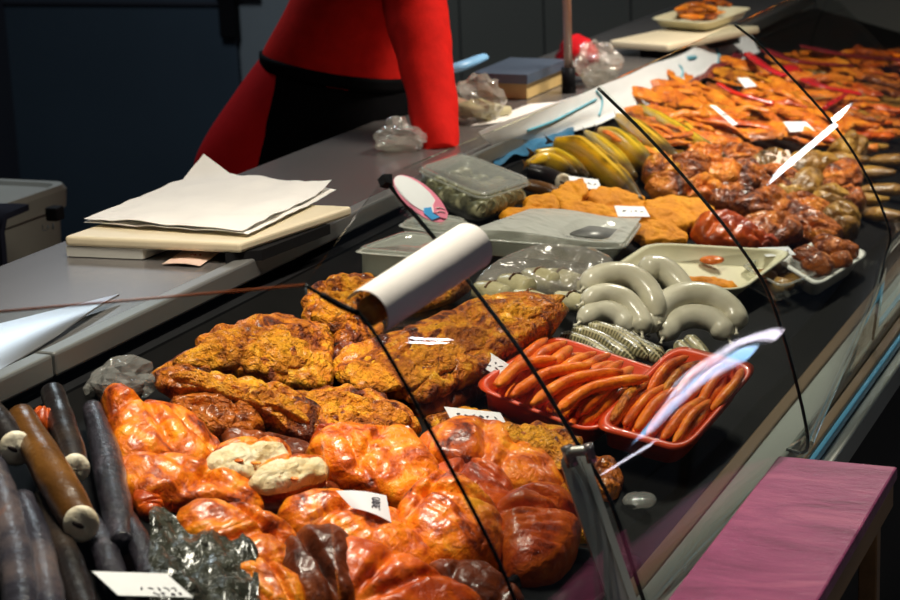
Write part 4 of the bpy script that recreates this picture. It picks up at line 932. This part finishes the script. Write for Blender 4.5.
# ------------------------------------------------------------------ striped small fish
GN = 'striped small fish beside the red trays'
for i, px in enumerate([[(560, 336), (590, 346), (618, 366)], [(572, 330), (602, 340), (634, 362)], [(588, 326), (618, 336), (648, 358)], [(604, 328), (634, 342), (662, 362)], [(566, 346), (590, 356), (606, 368)], [(620, 334), (645, 348), (664, 356)],
                        [(668, 352), (678, 364), (684, 378)], [(676, 343), (688, 354), (696, 370)], [(686, 338), (699, 350), (706, 364)], [(662, 360), (670, 370), (674, 382)]]):
    arc('striped_fish', px, 'olive striped fish in the bunch %s' % ('under the left sausage rings' if i < 6 else 'between the big sausage ring and right red tray'), 'netfish', 16, 'fish', .040, 18, GN if i < 6 else GN+' right', 12, 20, ends=False, anchor=(640, 380) if i < 6 else (690, 388))

# ------------------------------------------------------------------ red trays of sprats
def rtray(label, rim, lift, anchor):
    return cont('red_tray', label, 'tray', rim, .040, 'redtray', lift, 6, anchor, .90, wall=.004)
r1, q1, n1 = rtray('red-orange plastic tray of slim sausages, left of two', [(476, 386), (592, 432), (668, 374), (552, 336)], .036, (592, 460))
r2, q2, n2_ = rtray('red-orange plastic tray of small smoked sprats, right of two', [(598, 424), (684, 448), (754, 368), (676, 348)], .042, (684, 486))
GA = 'slim sausages in the left red tray'
def inq(q_, n_, uv, dz): return [bil(q_, u, v)+n_*(d if isinstance(d, float) else dz) for u, v, d in [(a+(dz,))[:3] for a in uv]]
rn = random.Random(5)
def sprat(p, w, label, cat, group, name, mat):
    P_ = [(p[0], w*.45, w*.45), (p[0]*.75+p[1]*.25, w*.95, w*.95), (p[1], w, w), (p[1]*.3+p[2]*.7, w*.85, w*.85), (p[2], w*.3, w*.3)]
    V, F, U = loft(P_, 16, 10, amp=.001, fr=50); tagit(obj(name, V, F, mat), label, cat, group)
for k in range(26):
    row = k % 9; lay = k//9; u = .10+.80*row/8+rn.uniform(-.03, .03); z = -.022+.013*lay; b_ = rn.uniform(-.05, .05)
    L0, L1 = rn.uniform(.06, .16), rn.uniform(.80, .93)
    p = [bil(q1, u+b_, L0)+n1*z, bil(q1, u+rn.uniform(-.04, .04), .5)+n1*(z+.016), bil(q1, u-b_, L1)+n1*(z+.004)]
    sprat(p, rn.uniform(.015, .019), 'slim orange smoked sausage in the left red tray', 'sausage', GA, 'slim_sausage', 'sprat')
for k, px in enumerate([[(498, 386), (520, 366), (556, 360)], [(512, 396), (546, 374), (590, 366)], [(532, 404), (570, 380), (622, 372)], [(556, 412), (592, 388), (648, 378)]]):
    arc('slim_sausage', px, 'long curved orange sausage lying across the top of the left red tray', 'sprat', 12.5, 'sausage', .055, 10, GA+' on top', 12, 22, ends=False, anchor=(575, 440))
GB = 'smoked sprats in the right red tray'
for k in range(36):
    row = k % 12; lay = k//12; u = .07+.86*row/11+rn.uniform(-.03, .03); z = -.024+.011*lay; h_ = k % 2
    v0 = (.05 if h_ == 0 else .42)+rn.uniform(-.02, .05); v1 = v0+.5
    p = [bil(q2, u, v0)+n2_*z, bil(q2, u+rn.uniform(-.05, .05), (v0+v1)/2)+n2_*(z+.010), bil(q2, u+rn.uniform(-.06, .06), min(.96, v1))+n2_*(z+.002)]
    sprat(p, rn.uniform(.012, .017), 'small smoked sprat in the right red tray', 'fish', GB, 'smoked_sprat', 'sprat' if rn.random() < .7 else 'brown')

# ------------------------------------------------------------------ golden whole fish in the back
GG = 'golden smoked mackerel at the back'
def mack(px, label, mat='gold', lift=.03, head=True):
    P_ = []
    for x, y, w_ in px:
        p = ondeck(x, y+max(q_[2] for q_ in px)*.30, lift); P_.append((p, w_*mm(p)*.72, w_*mm(p)*.88))
    r_ = root('smoked_mackerel', P_[len(P_)//2][0]-V3((0, 0, P_[1][2]/2)), label, 'fish', GG)
    V, F, U = loft(P_, 28, 18, amp=.0012, fr=24); obj('body', V, F, mat, r_, uv=U)
    if head:
        p, w_, h_ = P_[-2]; t = (P_[-1][0]-p).normalized(); e = p*.45+P_[-1][0]*.55+V3((0, 0, h_*.12))+(-CF)*w_*.30
        obj('eye', *blob(e, .004, .004, .004), 'eye', r_)
        gl = p+(-CF)*w_*.1; obj('gill', *tube([gl+V3((0, 0, h_*.45)), gl-CF*w_*.42+V3((0, 0, h_*.1)), gl-CF*w_*.3-V3((0, 0, h_*.3))], .0018, 10, 6), 'eelbrown', r_)
    q0, w0, h0 = P_[0]; t = (q0-P_[1][0]).normalized()
    tf = [q0, q0+t*.022+V3((0, 0, .010)), q0+t*.015, q0+t*.02-V3((0, 0, .010))]; V, F = extr(tf, CF, .003); obj('tail_fin', V, F, 'eelbrown', r_, False)
    return r_
mack([(618, 108, 10), (636, 122, 28), (656, 138, 30), (676, 152, 18)], 'golden whole fish behind the second glass edge, tail up left', 'gold')
mack([(640, 100, 8), (664, 116, 20), (694, 136, 24), (724, 152, 12)], 'olive-backed golden fish nearest the dried fish strips', 'gold2')
mack([(600, 122, 10), (618, 132, 30), (638, 148, 30), (652, 160, 16)], 'dark-backed golden fish second from the left of the group', 'gold2')
mack([(554, 132, 12), (580, 140, 34), (604, 158, 34), (624, 176, 30), (640, 192, 12)], 'largest golden fish with dark head pointing down right', 'gold', .035)
mack([(640, 146, 10), (656, 150, 22), (672, 152, 22), (692, 150, 10)], 'short golden fish under the glass edge', 'gold', .02)
mack([(648, 166, 8), (664, 160, 16), (682, 154, 16), (694, 152, 8)], 'small golden fish in front of the short one', 'gold', .02)
mack([(528, 158, 8), (544, 154, 18), (562, 160, 18), (576, 170, 8)], 'small golden-brown fish left of the largest one', 'gold', .02)
eel('smoked_eel', [(528, 170, 14, .02), (544, 174, 18, .02), (562, 182, 18, .02)], 'dark fish with pale rings left of the amber pieces', 'eelskin', cut=1)
eel('smoked_eel', [(524, 184, 12, .018), (540, 188, 16, .018), (556, 194, 14, .018)], 'dark brown fish tail under the pale ringed fish', 'eelbrown')
mack([(586, 126, 8), (600, 138, 22), (620, 156, 24), (634, 170, 12)], 'dark-backed fish right of the largest golden fish, half under it', 'gold2', .02)
mack([(668, 108, 8), (686, 124, 18), (706, 142, 18), (722, 160, 8)], 'slim golden fish lying right of the olive-backed one', 'gold', .02)
mack([(536, 148, 8), (556, 150, 16), (574, 160, 16), (588, 172, 8)], 'slim olive fish between the white sheet and the largest golden fish', 'gold2', .025)
GO = 'amber fish pieces'
for px, lb in [([(552, 204), (556, 190), (582, 182), (586, 198), (572, 211)], 'amber fish chunk standing left of the rounded tag'), ([(584, 196), (606, 190), (632, 196), (646, 206), (640, 220), (604, 214)], 'flat amber fish piece under the rounded tag'),
               ([(640, 208), (664, 199), (694, 201), (713, 211), (706, 226), (680, 231), (652, 226)], 'large amber fish piece right of the rounded tag'), ([(636, 224), (668, 226), (687, 240), (680, 245), (642, 244)], 'amber fish piece at the edge of the cream tray'),
               ([(524, 200), (548, 198), (560, 212), (540, 219), (526, 213)], 'small amber fish piece nearest the rolled herring container'), ([(560, 206), (588, 206), (622, 216), (640, 226), (600, 224), (566, 217)], 'thin amber fish piece in front, below the chunk'),
               ([(500, 214), (530, 212), (566, 216), (560, 226), (510, 224)], 'amber fish strip behind the clamshell')]:
    piece('amber_fish', px, lb, 'fish', 'amber', .012, .014, 16, GO, amp=.003, fr=40, edge=.010, p=6.0, crease=1)

# ------------------------------------------------------------------ heap of brown smoked pieces (right)
GR = 'brown smoked pieces heap'
rb = [(660, 172, 26, 18, 'gold'), (690, 172, 30, 20, 'brown'), (716, 178, 30, 20, 'strip'), (744, 180, 30, 20, 'brown'), (668, 190, 26, 16, 'brown'), (700, 194, 30, 18, 'strip'), (732, 200, 30, 18, 'brown'), (772, 184, 32, 20, 'brown'), (800, 190, 32, 20, 'rings_brown'),
      (762, 208, 36, 18, 'brown'), (798, 212, 34, 18, 'brown'), (828, 204, 26, 24, 'rings_brown'), (722, 236, 40, 24, 'fillet_red'), (768, 232, 44, 22, 'brown'), (808, 234, 36, 22, 'brown'), (838, 226, 26, 22, 'rings_brown'), (700, 160, 26, 16, 'strip'), (736, 160, 30, 16, 'brown'), (768, 166, 28, 18, 'rings_brown'), (806, 168, 34, 16, 'rings_brown'), (838, 180, 26, 22, 'brown'), (848, 150, 26, 18, 'rings_brown'),
      (752, 246, 30, 12, 'fillet_red'), (844, 206, 24, 20, 'brown')]
wv = ['topmost row', 'middle', 'front']
for k, (x, y, w_, h_, mt) in enumerate(rb):
    a = rn.uniform(-.45, .5); px = [(x+w_*.62*math.cos(t)*math.cos(a)-h_*.72*math.sin(t)*math.sin(a), y+w_*.62*math.cos(t)*math.sin(a)*.7+h_*.72*math.sin(t)*math.cos(a)) for t in [i*.785+rn.uniform(-.2, .2) for i in range(8)]]
    lb = {12: 'orange-brown smoked piece at the heap front beside the amber fish', 13: 'long golden-brown smoked piece at the front of the heap', 14: 'brown smoked piece at the heap front above the white foam tray'}.get(k, 'brown knobbly smoked piece in the heap behind the third glass pane')
    px = [(x+(q_[0]-x)*1.12*rn.uniform(.95, 1.45), y+(q_[1]-y)*rn.uniform(.85, 1.25)) for q_ in px]
    piece('smoked_piece', px, lb, 'meat', 'crust_edge' if mt == 'gold' else mt, .026, .014, 24, GR if k not in (12, 13, 14) else None, amp=.008, fr=17, N=56, K=12, crease=3, edge=.005)
# dried fish strips, far
GD = 'orange dried fish strips'
for k in range(120):
    u, v = rn.random(), rn.random(); x = 640+u*205; y = 152-u*30-v*(62+u*6)
    if x > 850 or y < 56: continue
    p = ondeck(x, y, .014+.03*rn.random()); a = rn.uniform(-1.3, .3); L = rn.uniform(.05, .10)
    dr = (CR*math.cos(a)-CF*math.sin(-a)*1.3+V3((0, 0, -.15+rn.uniform(-.25, .25)))).normalized(); sd = dr.cross(V3((0, 0, 1))).normalized(); w_ = rn.uniform(.022, .046)
    tl_ = (V3((0, 0, 1))+sd*rn.uniform(-.7, .7)-CF*.4).normalized()
    V, F, U = loft([(p-dr*L, w_*.5, .005), (p-dr*L*.5+sd*rn.uniform(-.012, .012), w_*1.05, .010), (p+dr*L*.3+sd*rn.uniform(-.012, .012)+V3((0, 0, rn.uniform(-.006, .012))), w_*.8, .010), (p+dr*L, w_*.45, .005)], 18, 14, tl_, amp=.007, fr=55)
    tagit(obj('dried_fish_strip', V, F, 'strip' if rn.random() < .78 else rn.choice(['fillet_red', 'crust', 'brown'])), 'orange dried fish strip in the far pile under the white sheet', 'fish', GD)
# far right pile
GF = 'smoked fish behind the farthest pane'
for k in range(55):
    u, v = rn.random(), rn.random(); x = 800+u*130; y = 150-u*20-v*85
    p = ondeck(x, y, .012+.02*rn.random()); a = rn.uniform(-1.0, .2); L = rn.uniform(.06, .12); dr = (CR*math.cos(a)+CF*math.sin(a)+V3((0, 0, -.1))).normalized(); w_ = rn.uniform(.022, .042)
    V, F, U = loft([(p-dr*L, w_*.6, .010), (p-dr*L*.4+V3((0, 0, rn.uniform(-.01, .01))), w_*1.2, .022), (p+dr*L*.3, w_*1.1, .02), (p+dr*L, w_*.5, .008)], 18, 14, amp=.010, fr=40)
    tagit(obj('smoked_fish', V, F, rn.choice(['strip', 'fillet_red', 'brown', 'fillet', 'rings_brown'])), 'orange-brown smoked fish in the pile behind the farthest glass pane', 'fish', GF)
# dark fish at far right middle
for k, (x, y) in enumerate([(842, 160), (868, 172), (885, 190), (862, 148), (892, 160), (880, 215), (860, 200)]):
    p = ondeck(x, y, .02); dr = (CR+CF*rn.uniform(-.6, .3)).normalized()
    tagit(obj('smoked_fish', *loft([(p-dr*.06, .02, .012), (p, .045, .03), (p+dr*.06, .02, .012)], 12, 12, amp=.006, fr=30)[:2], 'rings_brown'), 'dark olive smoked fish at the right edge near the glass', 'fish', 'dark olive fish at the right edge')
# red peppers / films
for px, w_, mt, nm, lb in [([(718, 84), (738, 94), (774, 104)], 7, 'chili', 'red_pepper', 'long red pepper lying across the orange dried fish'), ([(748, 54), (764, 66), (784, 76)], 10, 'redplastic', 'red_film', 'red film strip at the far upper edge by the white sheet'),
                       ([(788, 66), (816, 84), (860, 94)], 16, 'redplastic', 'red_film', 'wide red film strip over the far fish pile'), ([(824, 108), (834, 102), (846, 94)], 6, 'redplastic', 'red_film', 'short red film strip near the far right fish'),
                       ([(764, 50), (800, 62), (850, 66)], 14, 'burg', 'red_film', 'burgundy film strip along the far top edge'), ([(800, 46), (850, 56), (900, 60)], 16, 'burg', 'red_film', 'burgundy film at the far right top corner')]:
    P_ = [(ondeck(x, y, .055), w_*mm(ondeck(x, y, .055)), .010) for x, y in px]
    tagit(obj(nm, *loft(P_, 20, 12, amp=.004, fr=30)[:2], mt), lb, 'pepper' if nm == 'red_pepper' else 'film')
V, F = sheet(lambda u, v: ondeck(650+u*92, 110-u*52-v*8, .03)+V3((0, 0, .012*noise.noise(V3((u*8, v*3, 4))))), 26, 5, .001)
tagit(obj('violet_film', V, F, 'burg'), 'thin violet-red film strip along the lower edge of the white sheet', 'film')

# black tray in the front gap by the post
V, F, _ = tray([ondeck(498, 590, .02), ondeck(575, 620, .02), ondeck(640, 560, .02), ondeck(560, 545, .02)], .016, n=DN)
tagit(obj('black_tray', V, F, 'black'), 'low black tray in the front gap beside the metal support post', 'tray')
# small pale packet by the rail
tagit(obj('film_packet', *blob(ondeck(640, 500, .012), .022, .018, .012, .006, 40), 'film'), 'small clear crumpled packet on the deck right of the support post', 'packet')

# ------------------------------------------------------------------ lamps over the counter
lampm, nt, b = newmat('lamp_tube'); b.inputs['Emission Color'].default_value = (1, .93, .82, 1); b.inputs['Emission Strength'].default_value = 14; M['lamp'] = lampm
def strip(x, y0, y1, z, power, col, label, w=.05, tilt=0, spread=120):
    r_ = root('ceiling_lamp', V3((x, (y0+y1)/2, z)), label, 'lamp', 'lamps above the counter')
    obj('housing', *box(x-w/2-.01, y0-.02, z+.02, x+w/2+.01, y1+.02, z+.07, .004), 'black', r_, False)
    obj('hanger', *join(*[box(x-.006, y-.006, z+.071, x+.006, y+.006, 2.9) for y in (y0+.1, y1-.1)]), 'black', r_, False)
    L = bpy.data.lights.new('lamp_light', 'AREA'); L.shape = 'RECTANGLE'; L.size = w; L.size_y = (y1-y0); L.energy = power; L.color = col; L.spread = math.radians(spread)
    lo = bpy.data.objects.new('lamp_light', L); C.objects.link(lo); lo.parent = r_; lo.location = (0, 0, .012); lo.rotation_euler = (0, tilt, 0); return r_
strip(-1.14, 1.75, 2.45, 2.20, 17, (1, .90, .76), 'short strip lamp hanging over the near end of the counter')
strip(-.80, 3.9, 4.7, 2.25, 33, (1, .90, .78), 'short strip lamp hanging over the far end of the counter')
strip(-3.05, 4.1, 5.0, 2.40, 20, (.80, .90, 1), 'unseen cool strip lamp added behind the worktop to light the cold-room door', .25, 0, 180)  # added to brighten the wall and door and to glint on the steel
strip(.85, 6.9, 8.7, 2.30, 5, (.85, .93, 1), 'cool strip lamp over the aisle beyond the counter, nearer one', .09, 0, 180)
strip(.74, 9.2, 10.3, 2.30, 7, (.85, .93, 1), 'cool strip lamp over the aisle beyond the counter, farther one', .09, 0, 180)
strip(1.0, .4, 1.8, 2.55, 7, (.90, .93, 1), 'unseen cool strip lamp added over the aisle to fill the counter front', .07)  # weak fill added for the customer side and the bench
# unseen slanting tubes on a post, added to reflect as streaks in the glass
sp = root('streak_light', V3((4.0, 8.9, 0)), 'unseen post with slanting white and blue light tubes, added for the streaks in the glass', 'lamp')
obj('post', *box(4.00, 8.90, 0, 4.06, 8.96, 2.3), 'black', sp, False)
def emis(nm, col, st):
    m_, nt_, b_ = newmat(nm); b_.inputs['Base Color'].default_value = (.8, .8, .8, 1); b_.inputs['Emission Color'].default_value = (*col, 1); b_.inputs['Emission Strength'].default_value = st; M[nm] = m_
emis('white_tube', (.95, .85, 1), 7); emis('blue_tube', (.35, .65, 1), 7)
def slant(dx, y, r=.028, a=0.0, b=1.0):
    p0, p1 = V3((4.26+dx, y, 2.03)), V3((3.50+dx, y, .85)); return tube([p0+(p1-p0)*a, p0+(p1-p0)*b], r, 2, 10, V3((0, 1, 0)))
obj('white_tube', *slant(-.06, 8.86), 'white_tube', sp); obj('blue_tube', *slant(.06, 8.84, .04, 0, .9), 'blue_tube', sp); obj('white_tube', *slant(.30, 8.84, .02, .0, .42), 'white_tube', sp)
obj('brace', *box(3.45, 8.92, .82, 4.35, 8.95, .86), 'black', sp, False)
w = bpy.data.worlds.new('World'); bpy.context.scene.world = w; w.use_nodes = True
w.node_tree.nodes['Background'].inputs[0].default_value = (.55, .7, 1, 1); w.node_tree.nodes['Background'].inputs[1].default_value = .012
sc = bpy.context.scene; sc.view_settings.view_transform = 'Standard'; sc.view_settings.look = 'None'; sc.view_settings.exposure = 0; sc.view_settings.gamma = 1
sc.cycles.transparent_max_bounces = 24; sc.cycles.max_bounces = 10
